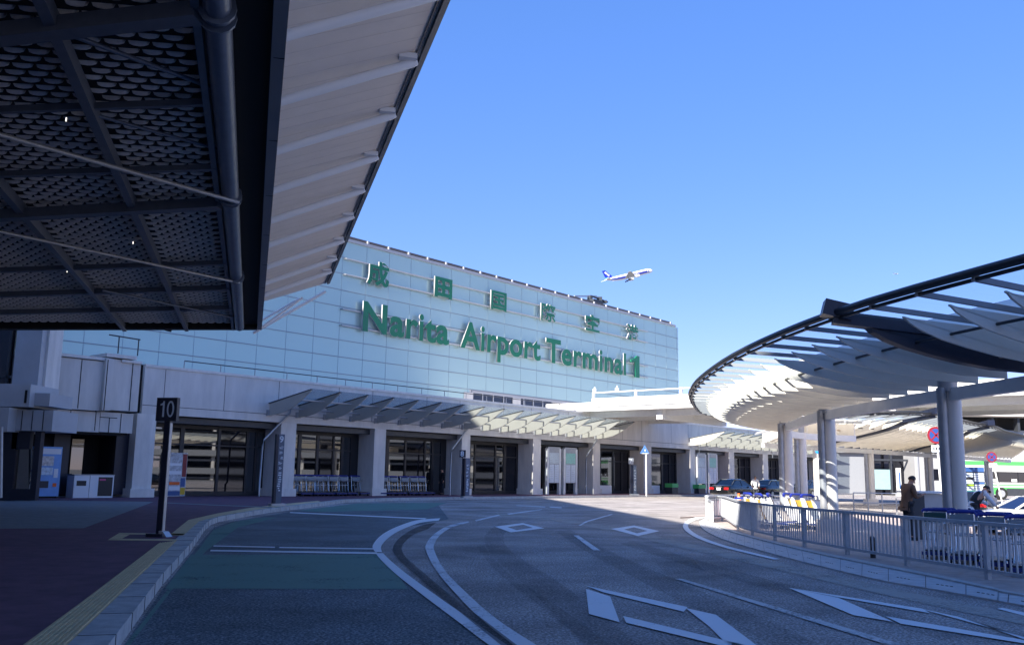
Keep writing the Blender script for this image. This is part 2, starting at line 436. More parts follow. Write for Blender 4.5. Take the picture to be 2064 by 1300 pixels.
SW = .15
K0 = GL([(242.5, 1300), (325.6, 1180.4), (383, 1112.6), (413, 1068), (424, 1058), (442, 1051), (490, 1042), (542.6, 1033), (600, 1026), (644, 1020), (698, 1012.5), (800, 1008.6), (935, 1006.5), (1128, 1003.7), (1300, 1001.5), (1450, 999.8)])
K0 = [K0[0] + (K0[0]-K0[1]).normalized()*30, K0[0] + (K0[0]-K0[1]).normalized()*10] + K0 + [K0[-1] + UF*18, K0[-1] + UF*60]
def offset(P, d):
    out = []
    for i, p in enumerate(P):
        t = P[min(i+1, len(P)-1)] - P[max(i-1, 0)]; t.z = 0; t.normalize()
        out.append(Vector((p.x - t.y*d, p.y + t.x*d, 0)))
    return out
K1 = offset(K0, .34)
kerb = between(K0, K1, 0, SW)
# joints between the kerb stones are cut as thin dark gaps standing proud of the face
struct('kerb', kerb, 'kerb')
jt = MB(); acc = 0
for i in range(1, len(K0)-1):
    a, b = K0[i], K0[i+1]; L = (b-a).length; t = (b-a).normalized(); q = Vector((-t.y, t.x, 0)); k = 0
    while acc + k*1.2 < L and i < 12:
        p = a + t*(acc + k*1.2); jt.box(p + q*.168 + Vector((0, 0, SW/2+.001)), (.006, .346, SW+.004), (t, q, Vector((0, 0, 1)))); k += 1
    acc = (acc + k*1.2) - L if i < 12 else 0
struct('kerb_joints', jt, 'dark_gap')
wall_back = [FW(FS(1450, 990)[0]+70, -1.6, 0), FW(-40, -1.6, 0), Vector((-60, 20, 0)), Vector((-60, -30, 0))]
poly = [(p.x, p.y) for p in K1] + [(p.x, p.y) for p in wall_back]
sw = MB(); sw.prism(poly[::1], 0.0, SW - .003); struct('sidewalk', sw, 'paving')
zt = SW + .003
# grey stone patch, tactile strip, fine white line
gp = MB(); gp.add([(p.x, p.y, zt) for p in GL([(-260, 1066), (168, 1064.5), (310, 1011), (60, 1008), (-300, 1010)], SW)], [(0, 1, 2, 3, 4)]); struct('stone_paving', gp, 'gray_paving')
def gquad(name, pts, m, z): q = MB(); q.add([(p.x, p.y, z) for p in GL(pts, z)], [tuple(range(len(pts)))]); return struct(name, q, m)
Tl = GL([(45.8, 1300), (169.6, 1209), (320, 1094.5)], SW); Tr = GL([(135.7, 1300), (250, 1190), (356, 1090)], SW)
Tl = [Tl[0] + (Tl[0]-Tl[1])*1.2] + Tl; Tr = [Tr[0] + (Tr[0]-Tr[1])*1.2] + Tr
tq = between(Tl, Tr, zt)
T2l = GL([(341, 1078.7), (380, 1047.5), (440, 1034), (502, 1023.5), (560, 1016.5), (640, 1009)], SW); T2r = GL([(369.7, 1078.7), (402, 1050), (450, 1038), (520, 1026.5), (572, 1019.5), (648, 1011)], SW)
t2 = between(T2l, T2r, zt); tq.add(t2.v, t2.f)
for pts in ([(217, 1088), (237, 1076), (262, 1077), (246, 1085)], [(217, 1088.5), (246, 1085.3), (358, 1086.5), (356, 1089.8)], [(262, 1076.6), (237, 1075.7), (241, 1073.9), (372, 1075.2), (369, 1078.2)]):
    tq.add([(p.x, p.y, zt) for p in GL(pts, SW)], [tuple(range(len(pts)))])
struct('tactile_paving', tq, 'tactile')
# raised ribs of the tactile strip
rb = MB()
for k in range(7):
    f = (k+.7)/7.4
    A = [a.lerp(b, f-.03) for a, b in zip(Tl, Tr)]; B = [a.lerp(b, f+.03) for a, b in zip(Tl, Tr)]
    x = between(A, B, zt+.0005, zt+.009); rb.add(x.v, x.f)
struct('tactile_ribs', rb, 'tactile')
wl = MB(); x = between(GL([(332, 1012.5), (440, 1017.3), (549, 1021.5)], SW), GL([(332, 1014), (440, 1019), (549, 1023.4)], SW), SW+.006); struct('edge_line', x, 'gray_paving')

# bus bays: newer dark asphalt with a green band, white lines
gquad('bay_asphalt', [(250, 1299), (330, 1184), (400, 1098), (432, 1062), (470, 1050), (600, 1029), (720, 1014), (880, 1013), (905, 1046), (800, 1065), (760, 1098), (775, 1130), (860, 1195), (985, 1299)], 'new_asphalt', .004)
gquad('bay_green_patch', [(333, 1185.5), (385, 1118), (772, 1117), (822, 1186.5)], 'green_paint', .008)
gquad('bay_green_far', [(600, 1029), (720, 1014.5), (900, 1013), (860, 1026), (640, 1031)], 'green_paint', .008)
gquad('bay_green_strip', [(430, 1068), (470, 1052), (520, 1043.5), (560, 1042), (480, 1062), (415, 1110), (345, 1190), (262, 1299), (252, 1299)], 'green_paint', .0095)
def stripe(name, a, b, m='road_paint', z=.012): return gquad(name, a + b[::-1], m, z)
stripe('bay_line', [(431, 1098.6), (554, 1101.2)], [(430, 1100.6), (554, 1103.3)])
stripe('bay_line', [(563, 1101.6), (752, 1104.2)], [(563, 1103.8), (752, 1106.6)])
stripe('bay_line', [(425, 1107.5), (760, 1112.5)], [(423, 1110.3), (760, 1116)])
stripe('bay_line', [(585, 1031.5), (860, 1043.8)], [(584, 1033.2), (856, 1046)])
def curve_mark(name, A, B, m='road_paint', z=.014):
    a = catmull(GL(A, z), 6); b = catmull(GL(B, z), 6); return struct(name, between(a, b, z), m)
curve_mark('bay_edge_line', [(888, 1043.8), (840, 1048), (800, 1061), (770, 1077), (751.5, 1098), (756, 1112)], [(884, 1048.5), (848, 1053), (812, 1066), (786, 1081), (769, 1099), (770, 1112)])
curve_mark('bay_edge_line', [(757, 1114), (768, 1128), (800, 1158), (862, 1206), (930, 1257)], [(772, 1114), (786, 1128), (820, 1156), (886, 1204), (953, 1250)])
curve_mark('bay_edge_line', [(930, 1257), (965, 1284), (1000, 1309)], [(953, 1250), (993, 1279), (1033, 1306)], 'worn_paint')
curve_mark('lane_line', [(944, 1050), (905, 1058.5), (876, 1075), (859, 1096), (860, 1113), (880, 1150), (930, 1208), (985, 1260), (1050, 1310)], [(945, 1052.5), (912, 1062), (888, 1077), (875, 1097), (877, 1113), (897, 1149), (950, 1203), (1010, 1253), (1100, 1310)], 'worn_paint')
# dark rubbed band outside the bay edge line
curve_mark('wheel_track', [(880, 1052), (845, 1060), (812, 1078), (793, 1100), (800, 1122), (850, 1168), (930, 1235), (1010, 1299)], [(862, 1066), (835, 1076), (812, 1097), (815, 1118), (850, 1150), (900, 1192), (980, 1252), (1050, 1305)], 'seal', .016)
for A, B in (([(957, 1047.8), (1004, 1036.8)], [(960, 1050), (1008, 1038.3)]), ([(1022, 1034.8), (1092, 1025.6)], [(1026, 1036.6), (1093, 1026.8)]), ([(1156, 1078.5), (1196, 1108.5)], [(1166, 1078.5), (1210, 1108.5)]), ([(1166, 1058.5), (1180, 1050), (1232, 1035.6)], [(1170, 1059), (1185, 1051), (1235, 1036.6)]), ([(1040, 1018), (1098, 1020.5)], [(1041, 1019), (1099, 1022)]), ([(1108, 1020.5), (1132, 1022)], [(1108, 1022.3), (1132, 1023.8)])):
    stripe('lane_dash', A, B, 'worn_paint')
curve_mark('lane_line', [(1449, 1035.5), (1400, 1042.5), (1377, 1057), (1392, 1077), (1450, 1100), (1560, 1127)], [(1450, 1038.5), (1408, 1045.5), (1387, 1057.5), (1402, 1075), (1456, 1097), (1572, 1126)])
stripe('lane_line', [(1360, 1165.5), (1600, 1240), (1790, 1299)], [(1376, 1166), (1618, 1238), (1815, 1297)], 'faint_paint')
curve_mark('dusty_seam', [(1000, 1034), (1100, 1041), (1240, 1062), (1340, 1084), (1450, 1108), (1560, 1132), (1700, 1163), (1850, 1196), (2064, 1240)], [(1010, 1040), (1100, 1048), (1240, 1071), (1340, 1096), (1450, 1121), (1560, 1146), (1700, 1179), (1850, 1213), (2064, 1258)], 'dust_paint', .008)
# diamonds painted on the lanes: outer rhombus less the inner one, as four strips
def diamond(outer, inner):
    o = GL(outer, .012); i = GL(inner, .012); q = MB()
    for k in range(4):
        q.add([o[k], o[(k+1) % 4], i[(k+1) % 4], i[k]], [(0, 1, 2, 3)])
    return struct('road_diamond', q, 'road_paint')
diamond([(997.5, 1060.7), (1053.4, 1053.5), (1097.5, 1064.1), (1029.7, 1072.5)], [(1023, 1061.8), (1055, 1057), (1074, 1063.2), (1041, 1067.8)])
diamond([(1232, 1065.3), (1278, 1058.5), (1329, 1069.7), (1285.7, 1079.7)], [(1258, 1066.6), (1278, 1062.2), (1305, 1069.3), (1284, 1074.4)])
q = MB()
for pts in ([(1180, 1179.5), (1386, 1222.5), (1378, 1232), (1216, 1193)], [(1181, 1186), (1230, 1201.5), (1249, 1253), (1187, 1236.5)], [(1256, 1240.5), (1262, 1254), (1478, 1306), (1530, 1306)], [(1382, 1224.5), (1443, 1238), (1530, 1303), (1468, 1300), (1430, 1262)]):
    q.add(GL(pts, .012), [tuple(range(len(pts)))])
struct('road_diamond', q, 'road_paint')
q = MB()
for pts in ([(1589, 1183.6), (1860, 1226), (1875, 1235), (1690, 1203)], [(1589, 1183.6), (1690, 1204), (1800, 1252), (1720, 1239)], [(1785, 1241), (1815, 1256), (2110, 1303), (2070, 1290)], [(1852, 1225), (1935, 1243), (2110, 1303), (2075, 1286)]):
    q.add(GL(pts, .012), [tuple(range(len(pts)))])
struct('road_diamond', q, 'road_paint')
stripe('lane_line', [(2020, 1224), (2120, 1246)], [(2010, 1226), (2110, 1252)], 'road_paint')

# rubbed wheel paths and a patch
curve_mark('wheel_stain', [(1010, 1052), (980, 1075), (985, 1110), (1060, 1180), (1180, 1299)], [(1040, 1056), (1015, 1078), (1030, 1110), (1130, 1175), (1290, 1299)], 'stain', .009)
curve_mark('wheel_stain', [(1120, 1070), (1180, 1110), (1330, 1190), (1560, 1299)], [(1150, 1068), (1220, 1106), (1390, 1180), (1650, 1296)], 'stain', .009)
curve_mark('wheel_stain', [(1250, 1095), (1420, 1150), (1650, 1215), (1900, 1290)], [(1275, 1090), (1460, 1143), (1700, 1206), (1960, 1282)], 'stain', .009)
curve_mark('wheel_stain', [(960, 1100), (1000, 1150), (1100, 1230), (1190, 1299)], [(975, 1100), (1020, 1150), (1130, 1225), (1230, 1299)], 'stain', .0092)
gquad('road_patch', [(1322, 1132), (1398, 1128), (1424, 1152), (1342, 1158)], 'stain', .0094)
# island with its kerb, gutter blocks and paving
I0 = GL([(1409, 1052), (1411, 1060), (1422, 1070.7), (1455.5, 1087.3), (1522, 1107.7), (1596, 1128), (1670, 1146.6), (1781, 1172.5), (1892, 1191.5), (2003, 1212), (2064, 1223)])
I1 = GL([(1424, 1043), (1428, 1051), (1437, 1058), (1463, 1070.5), (1520, 1087.5), (1590, 1105.5), (1670, 1124.4), (1781, 1147), (1892, 1169.5), (2003, 1193.5), (2064, 1206.5)])
e0 = (I0[-1]-I0[-2]).normalized()
I0 = I0 + [I0[-1] + e0*4, I0[-1] + e0*14]; I1 = I1 + [I1[-1] + e0*4, I1[-1] + e0*14]
I0c, I1c = catmull(I0, 4), catmull(I1, 4)
struct('gutter', between(I0c, I1c, 0, .025), 'gutter')
I1o = [a.lerp(b, -.22) for a, b in zip(I1c, I0c)]
struct('island_kerb', between(I1c, I1o, 0, .05), 'kerb')
sl_ = MB()       # drain slots and joints in the gutter blocks
acc = 0
for i in range(len(I0c)-2):
    a, b = I0c[i], I0c[i+1]; c, d = I1c[i], I1c[i+1]; L = (b-a).length
    while acc < L:
        f = acc/L; p = a.lerp(b, f); q_ = c.lerp(d, f); t = (b-a).normalized(); nn = (q_-p).normalized()
        sl_.box(p.lerp(q_, .5) + Vector((0, 0, .016)), (.014, (q_-p).length*.98, .024), (t, nn, Vector((0, 0, 1))))
        for k in range(4):
            sl_.box(p.lerp(q_, .42) + t*(.24+.09*k) + Vector((0, 0, .016)), (.055, .085, .023), (t, nn, Vector((0, 0, 1))))
        acc += .78
    acc -= L
struct('gutter_slots', sl_, 'dark_gap')
back = [Vector((40, 12, 0)), Vector((40, 40, 0)), Vector((17, 42, 0)), Vector((11, 41, 0)), Vector((8.0, 38.5, 0)), Vector((6.4, 35.5, 0))]
isl = MB(); isl.prism([(p.x, p.y) for p in I1o] + [(p.x, p.y) for p in back], 0, .045); struct('island_paving', isl, 'island_paving')

# ================================================================== ARCADE (lower terminal front)
OPZ = 4.19
sL, _ = FS(283, 860); sR, _ = FS(1752, 940)
PZ = FS(800, 793)[1]
arc = empty('arcade_building', FW(0, 0, SW), 'long low pale panelled terminal front with square pillars and dark glazed bays', 'building')
PILL = [(272, 311, 900), (563, 594, 930), (753, 776, 930), (930, 947, 930), (1074.5, 1090, 930), (1195.5, 1209.5, 930), (1297.5, 1313, 930), (1391, 1401.5, 930), (1469.5, 1480, 930), (1538, 1548, 930)]
pil = []
for a, b, y in PILL:
    s0 = FS(a, y)[0]; s1 = FS(b, y)[0]
    pil.append((s0, s1))
print('pillars', [(round(a, 1), round(b-a, 2)) for a, b in pil], 'parapet', PZ, 'len', sL, sR)
step = pil[-1][0] - pil[-2][0]
k = 1
while pil[-1][1] + step < sR: pil.append((pil[-1][0] + step, pil[-1][1] + step))
m = MB(); fbox(m, sL, sR, 0, -.45, OPZ, PZ); m.build('front_wall', 'wall_panel', arc)
m = MB(); fbox(m, sL, sR, .05, -.5, PZ + .002, PZ + .14); m.build('parapet_cap', 'concrete', arc)
m = MB()         # panel joints
for s in [sL + 1.1] + [pil[i][0] - .3 for i in range(1, len(pil))] + [(pil[i][1] + pil[i+1][0])/2 for i in range(len(pil)-1)]:
    fbox(m, s, s + .03, .004, -.01, OPZ + .42, PZ - .02)
fbox(m, sL, sR, .006, -.01, OPZ + .40, OPZ + .43); m.build('panel_joints', 'steel_dark', arc)
fbox(MB(), 0, 1, 0, 1, 0, 1)
for s0, s1 in pil:
    m = MB(); fbox(m, s0, s1, 0, -1.45, SW, OPZ - .002); m.build('pillar', 'concrete', arc)
    m = MB(); fbox(m, s0 - .12, s1 + .12, .12, -1.46, SW - .01, SW + .42); m.build('plinth', 'concrete', arc)
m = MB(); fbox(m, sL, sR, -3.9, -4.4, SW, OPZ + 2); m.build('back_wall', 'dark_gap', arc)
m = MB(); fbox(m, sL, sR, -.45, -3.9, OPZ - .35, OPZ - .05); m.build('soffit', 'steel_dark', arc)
m = MB(); fbox(m, sL, sR, -.5, -6.9, PZ - .3, PZ - .12); m.build('roof_terrace', 'concrete', arc)
# glazing behind each opening
edges = [(pil[i][1], pil[i+1][0]) for i in range(len(pil)-1)]
edges = [(sL + .2, pil[0][0])] * 0 + edges
PAT = {0: [(.05, .30, 1), (.33, .60, 1), (.62, .84, 0), (.86, .92, 1), (.94, .99, 1)], 1: [(.03, .22, 1), (.26, .45, 1), (.48, .66, 0), (.68, .77, 1), (.80, .90, 1)],
       2: [(.04, .20, 1), (.24, .44, 1), (.46, .70, 0), (.72, .80, 1), (.83, .93, 1)], 3: [(.04, .20, 1), (.24, .30, 1), (.32, .62, 0), (.64, .76, 1), (.80, .97, 0)]}
for i, (a, b) in enumerate(edges):
    w_ = b - a; z0, z1 = SW + .02, OPZ - .36
    fr = MB(); pane = []
    pat = PAT.get(i, [(.04, .30, 0), (.34, .60, 0), (.64, .80, 0), (.84, .97, 0)])
    if i == 7: pat = [(.04, .28, 1), (.33, .60, 1), (.66, .95, 0)]
    cur = 0.0; o_ = -1.5
    for f0, f1, kind in pat + [(1.0, 1.0, 0)]:
        fbox(fr, a + cur*w_, a + f0*w_, o_ + .06, o_ - .08, z0, z1)
        if f1 > f0:
            fbox(fr, a + f0*w_, a + f1*w_, o_ + .05, o_ - .07, z0, z0 + .22)
            fbox(fr, a + f0*w_, a + f1*w_, o_ + .05, o_ - .07, z1 - .18, z1)
            fbox(fr, a + f0*w_, a + f1*w_, o_ + .05, o_ - .07, z1 - 1.05, z1 - .97)
            pm = MB(); fbox(pm, a + f0*w_, a + f1*w_, o_, o_ - .03, z0 + .22, z1 - .18); pane.append((pm, kind))
        cur = f1
    wi = fr.build('window', 'black_frame', arc)
    for pm, kd in pane: pm.build('pane', ('dark_glass', 'shop_glass')[kd], wi)
# downpipes bending across the pillar heads
def downpipe(px):
    s, _ = FS(px, 930); m = MB()
    m.tube([FW(s + .75, .12, OPZ + 1.0), FW(s + .70, .12, OPZ + .55), FW(s - .9, -.12 + .2, OPZ - 1.0), FW(s - .95, .02, OPZ - 1.3), FW(s - 1.0, .02, SW + .7), FW(s - 1.05, .1, SW + .6), FW(s - 1.05, .1, SW)], .055, 8)
    m.build('downpipe', 'steel_gray', arc)
for px in (556, 928, 1195): downpipe(px)
for px in (1404, 1553):
    s, _ = FS(px, 930); m = MB(); m.tube([FW(s, .1, OPZ + .5), FW(s + .35, .1, OPZ + .1), FW(s + .35, .1, OPZ - .35)], .05); m.build('downpipe', 'steel_gray', arc)

# terrace railing
rl = empty('terrace_railing', FW(FS(400, 750)[0], -.9, PZ), 'thin grey metal railing along the roof edge of the low terminal front', 'railing')
s_a = FS(372, 730, -.9)[0]; s_b = FS(1330, 850, -.9)[0]; zr = FS(560, 749, -.9)[1]
m = MB(); m.tube([FW(s_a, -.9, zr), FW(s_b, -.9, zr)], .03, 6); m.build('handrail', 'steel_dark', rl)
n = int((s_b - s_a)/2.1)
for i in range(n+1):
    s = s_a + (s_b - s_a)*i/n; m = MB(); m.tube([FW(s, -.9, PZ - .12), FW(s, -.9, zr)], .028, 6); m.build('post', 'steel_gray', rl)

# ================================================================== GLASS TERMINAL WING
OG = -7.0
gl = empty('glass_terminal', FW(0, OG, 0), 'tall pale blue glass terminal wing carrying the big green lettering', 'building')
gT = FS(1030, 573.5, OG)[1]; gR = FS(1367, 720, OG)[0]; gL = FS(-40, 700, OG)[0]
rows = [FS(x, y, OG)[1] for x, y in ((0, 0),)]
z3 = FS(945, 638, OG)[1]; z6 = FS(905, 719.3, OG)[1]; z8 = FS(902.7, 779.4, OG)[1]
rh = (z3 - z8)/5
vs_ = [778.6, 822.8, 865.2, 905, 943.4, 980.6, 1016.3, 1049.9, 1081.8]
ss = [FS(x, 700 + (x-778)*.12, OG)[0] for x in vs_]
cw = (ss[-1] - ss[0])/(len(ss)-1)
print('glass: top', gT, 'rows', rh, 'col', cw, [round(b-a, 2) for a, b in zip(ss, ss[1:])], 'z3,z6,z8', z3, z6, z8, 'span', gL, gR)
m = MB(); fbox(m, gL, gR, OG, OG - 14, z8 - 0.02, gT); m.build('glass_wall', 'curtain_glass', gl)
m = MB(); fbox(m, gL, gR, OG - .02, OG - 13.9, 0, z8 - .03); m.build('lower_wall', 'wall_panel', gl)
m = MB(); fbox(m, gL, FS(946, 800, OG)[0], OG, OG - .02, z8 - 2.2, z8 - .021); m.build('glass_wall', 'curtain_glass', gl)
m = MB(); z = z3 + 4*rh
for i in range(-1, 12):
    z = z3 + (3 - i)*rh
    if z8 - 1.2 < z < gT - .2: fbox(m, gL, gR, OG + .025, OG - .01, z - .024, z + .024)
m.build('horizontal_joints', mat('joint_gray', (.27, .30, .34), .6), gl)
m = MB(); s = ss[0] - cw*40
while s < gR:
    if s > gL: fbox(m, s - .018, s + .018, OG + .012, OG - .01, z8 - 2.2 if s < FS(946, 800, OG)[0] else z8, gT)
    s += cw
m.build('vertical_joints', mat('joint_pale', (.33, .43, .46), .5), gl)
m = MB(); fbox(m, gL, gR - .6, OG + .10, OG - .5, gT + .003, gT + .22); m.build('roof_edge', 'letter_return', gl)
m = MB(); s = gR - 1.5; m2 = MB()
while s > gL:
    fbox(m, s - .07, s + .07, OG + .04, OG - .25, gT + .223, gT + .44); s -= 2.05
m.build('roof_brackets', 'letter_return', gl)
fbox(m2, gL, gR - 1.2, OG - .08, OG - .2, gT + .26, gT + .47); m2.build('roof_rail', mat('rail_brown', (.10, .085, .08), .5), gl)
# terrace windows low on the right
wn = MB(); s0 = FS(950, 800, OG)[0]; s1 = FS(1112, 800, OG)[0]; zt_ = z8 - .25; zb_ = z8 - 2.3
fr = MB(); fbox(fr, s0, s1 + 10, OG + .04, OG - .04, zt_, zt_ + .2)
for k in range(9):
    s = s0 + (s1 - s0)*k/8; fbox(fr, s - .05, s + .05, OG + .05, OG - .04, zb_, zt_)
fbox(fr, s0, s1, OG + .045, OG - .03, zb_ + .9, zb_ + .97)
wi = fr.build('window', 'letter_return', gl)
fbox(wn, s0, s1, OG, OG - .015, zb_, zt_); wn.build('pane', 'dark_glass', wi)
for px in (945, 1042):
    m = MB(); s = FS(px, 800, OG)[0]; fbox(m, s - .6, s + .45, OG + .06, OG - .05, zb_, zt_ - .002); m.build('wall_pier', 'wall_panel', gl)

# ---- lettering on rails
def sign_letters(name, label, cat, items, rails, ext):
    s_m = (items[0][1] + items[-1][2])/2
    root = empty(name, FW(s_m, OG + .5, rails[0]), label, cat)
    for ch, s0, s1, z0, z1, bold in items:
        if ch == '1':
            hh = z1 - z0; ww = s1 - s0; oo = FW((s0+s1)/2, OG + .28, (z0+z1)/2); me_ = MB()
            me_.slab([oo + UF*a*ww + Vector((0, 0, b*hh)) for a, b in ((.5, -.5), (.5, .5), (.2, .5), (.02, .40), (-.5, .27), (-.5, .14), (.0, .23), (.0, -.5))], NF*.14)
            me_.build('letter', 'letter_green', root); continue
        put_text('letter', ch, FW((s0+s1)/2, OG + .36, (z0+z1)/2), UF, (0, 0, 1), z1 - z0, 'letter_green', root, thick=.11, bold=bold, width=s1 - s0, side='letter_return')
    for zr_ in rails:
        m = MB(); m.tube([FW(ext[0], OG + .20, zr_), FW(ext[1], OG + .20, zr_)], .06, 8); m.build('rail', 'alu', root)
    m = MB(); s = ext[0]
    while s < ext[1]:
        for zr_ in rails: m.tube([FW(s, OG, zr_), FW(s, OG + .20, zr_)], .04, 6)
        s += cw
    m.build('brackets', 'alu', root)
    return root
LO = OG + .4
KJ = [('成', 740, 784.5, 553), ('田', 876, 911.5, 582), ('国', 989.5, 1021, 608), ('際', 1090.5, 1120, 629), ('空', 1180, 1208.5, 649), ('港', 1262.5, 1287, 671)]
kz0 = FS(893, 601, LO)[1]; kz1 = FS(893, 560, LO)[1]; zz = (FS(762, 578, LO)[1], FS(762, 527, LO)[1])
print('kanji z', kz0, kz1, zz)
items = [(c, FS(a, y, LO)[0], FS(b, y, LO)[0], kz0, kz1, dict(田=.045, 国=.026, 空=.03, 際=.014, 港=.022)[c] if c != '成' else .03) for c, a, b, y in KJ]
items[0] = (items[0][0], items[0][1], items[0][2], zz[0], zz[1], .032)
sign_letters('kanji_sign', 'green Japanese lettering row mounted on rails at the top of the glass wall', 'sign', items, (FS(830, 552.5, OG+.3)[1], FS(830, 582.5, OG+.3)[1]), (FS(694, 520, OG)[0], FS(1302, 670, OG)[0]))
WORDS = [('Narita', 732, 905, 650), ('Airport', 929, 1089, 690), ('Terminal', 1101, 1261, 725), ('1', 1274, 1287, 735)]
base = FS(751, 668.5, LO)[1]; capz = FS(735, 607.5, LO)[1]
ch = capz - base
items = []
for wd, a, b, y in WORDS:
    s0, s1 = FS(a, y, LO)[0], FS(b, y, LO)[0]
    # advance widths from the font itself
    spans = []; 
    for i in range(len(wd)):
        pre = text_mesh(wd[:i+1], .1); xs = [v.co.x for v in pre.vertices]; one = text_mesh(wd[i], .1)
        ox = [v.co.x for v in one.vertices]; oy = [v.co.y for v in one.vertices]
        spans.append((max(xs) - (max(ox)-min(ox)), max(xs), min(oy), max(oy))); bpy.data.meshes.remove(pre); bpy.data.meshes.remove(one)
    x0 = spans[0][0]; x1 = spans[-1][1]; kx = (s1 - s0)/(x1 - x0); kz = ch/.682
    for c, (a_, b_, y0, y1) in zip(wd, spans):
        e = .022
        items.append((c, s0 + (a_-x0)*kx - e*kx*.6, s0 + (b_-x0)*kx + e*kx*.6, base + (y0-e)*kz, base + (y1+e*.5)*kz, .028))
sign_letters('english_sign', 'green lettering reading Narita Airport Terminal 1 on the glass wall below the Japanese row', 'sign', items, (FS(860, 637.5, OG+.3)[1] if False else base + ch*.62, base + ch*.06), (FS(686, 620, OG)[0], FS(1302, 730, OG)[0]))

# roof maintenance gondola
gs = FS(1212, 608, OG)[0]
rc = empty('roof_crane', FW(gs, OG - 1.0, gT), 'dark window cleaning crane parked on the glass wing roof under the flying aeroplane', 'crane')
m = MB(); fbox(m, gs - .7, gs + .9, OG - .4, OG - 1.6, gT + .25, gT + .85); m.build('carriage', 'steel_dark', rc)
m = MB(); m.bar([FW(gs + .6, OG - 1.0, gT + 1.35), FW(gs - 3.2, OG - .9, gT + .75)], .14, .14); m.bar([FW(gs - .5, OG - 1.0, gT + .7), FW(gs - 3.0, OG - .9, gT + .5)], .12, .12); m.build('jib', 'steel_gray', rc)
m = MB(); m.tube([FW(gs - .5, OG - 1.0, gT + .86), FW(gs - .5, OG - 1.0, gT + 1.25)], .28, 10); m.tube([FW(gs - .2, OG - .9, gT + 1.2), FW(gs + 2.4, OG - .9, gT + 1.05)], .09, 8); m.box(FW(gs + 1.9, OG - .9, gT + .98), (.4, .35, .32)); m.box(FW(gs + 1.0, OG - .9, gT + 1.15), (.5, .4, .36)); m.build('winch', 'steel_dark', rc)
m = MB(); fbox(m, gs - .2, gs + .6, OG - .35, OG - .6, gT + .26, gT + .5); m.build('motor', 'tan', rc)

# ================================================================== WHITE ELEVATED BRIDGE
zb = 6.6
B0 = G(1193, 828.5, zb); B1 = B0 + NF*48; BL = B0 - NF*3.0
def bw(o, s, z): p = B0 + NF*o + UF*s; return Vector((p.x, p.y, z))
def bbox(mb, o0, o1, s0, s1, z0, z1): return mb.hexa([bw(o0, s0, z0), bw(o1, s0, z0), bw(o1, s1, z0), bw(o0, s1, z0), bw(o0, s0, z1), bw(o1, s0, z1), bw(o1, s1, z1), bw(o0, s1, z1)])
br = empty('elevated_bridge', bw(4, 4, 0), 'white elevated bridge leaving the low terminal front towards the round canopy', 'bridge')
m = MB(); bbox(m, -1.5, 46, 0, 11, zb, zb + .34); m.build('deck', 'steel_white', br)
m = MB(); bbox(m, 0, 46, -.03, .12, zb + .341, zb + .98); m.build('side_panel', 'white', br)
m = MB(); bbox(m, 0, 46, -.06, .0, zb + .30, zb + .36); m.build('side_band', 'steel_gray', br)
m = MB(); bbox(m, -4.8, -.0, .3, .45, zb + .2, zb + .72); m.build('side_panel', 'white', br)
m = MB()
for o in range(0, 46, 2): bbox(m, o + 1.0, o + 1.03, -.045, -.028, zb + .36, zb + .97)
m.build('panel_joints', 'steel_gray', br)
for k in range(12):
    o = .1 + k*3.9; m = MB(); bbox(m, o, o + .16, -.1, .1, zb + .1 if k == 0 else zb + .981, zb + 1.5); m.build('post', 'white', br)
m = MB(); m.tube([bw(0.2, 0, zb + 1.42), bw(46, 0, zb + 1.42)], .05); m.build('handrail', 'white', br)
m = MB()
for o in (5.5, 14, 22.5, 31): bbox(m, o, o + .5, .6, 11, zb - .75, zb - .002)
for s in (1.2, 5.5, 10): bbox(m, -1.4, 46, s, s + .3, zb - .45, zb - .003)
m.build('girder', 'steel_white', br)
for o, s in ((16, 5.5), (31, 5.5)): m = MB(); m.tube([bw(o, s, 0), bw(o, s, zb - .7)], .45, 14); m.build('column', 'column', br)
m = MB(); m.tube([bw(.2, .1, zb + 1.5), bw(.2, .1, zb + 1.9)], .05); m.tube([bw(2.3, .1, zb + 1.42), bw(2.3, .1, zb + 1.9)], .05); m.tube([bw(.2, .1, zb + 1.55), bw(.2, .1, zb + 1.75)], .16); m.tube([bw(2.3, .1, zb + 1.5), bw(2.3, .1, zb + 1.72)], .16); m.build('lamp', 'white', br)

# ================================================================== LEFT ENTRANCE CANOPY (dark louvred ceiling, pale outer wing)
ZC = 7.0
EF = G(525, 663, ZC); EN = G(575, 0, ZC)
dC = (EF - EN); dC.z = 0; dC.normalize(); wC = Vector((-dC.y, dC.x, 0)); SLP = .06
nC = dC.cross(wC - Vector((0, 0, SLP))).normalized()
def LC(t, s, h=0): p = EF + dC*t + wC*s; return Vector((p.x, p.y, ZC - SLP*max(s, 0) + h))
def LCi(px, py, h=0):
    p = PL(px, py, EF + Vector((0, 0, h)), nC); q = p - EF; return (q.dot(dC), q.dot(wC))
tl, sl2 = LCi(90, 663)
def tend(s): return tl*s/sl2
print('canopy', EF, EN, dC, 'end left', tl, sl2)
TN = -46.0
lc = empty('entrance_canopy', (EF.x, EF.y, 0), 'large dark louvred canopy over the pavement with a pale outer wing, at upper left', 'canopy')
def strip(mb, s0, s1, h0, h1, t0=None, t1=TN):
    a0 = tend(s0) if t0 is None else t0; a1 = tend(s1) if t0 is None else t0
    return mb.hexa([LC(t1, s0, h0), LC(t1, s1, h0), LC(a1, s1, h0), LC(a0, s0, h0), LC(t1, s0, h1), LC(t1, s1, h1), LC(a1, s1, h1), LC(a0, s0, h1)])
m = MB(); strip(m, .62, 22, .42, .55); m.build('roof_deck', 'black', lc)
m = MB(); strip(m, .13, .62, .10, .35); m.build('edge_channel', 'black', lc)
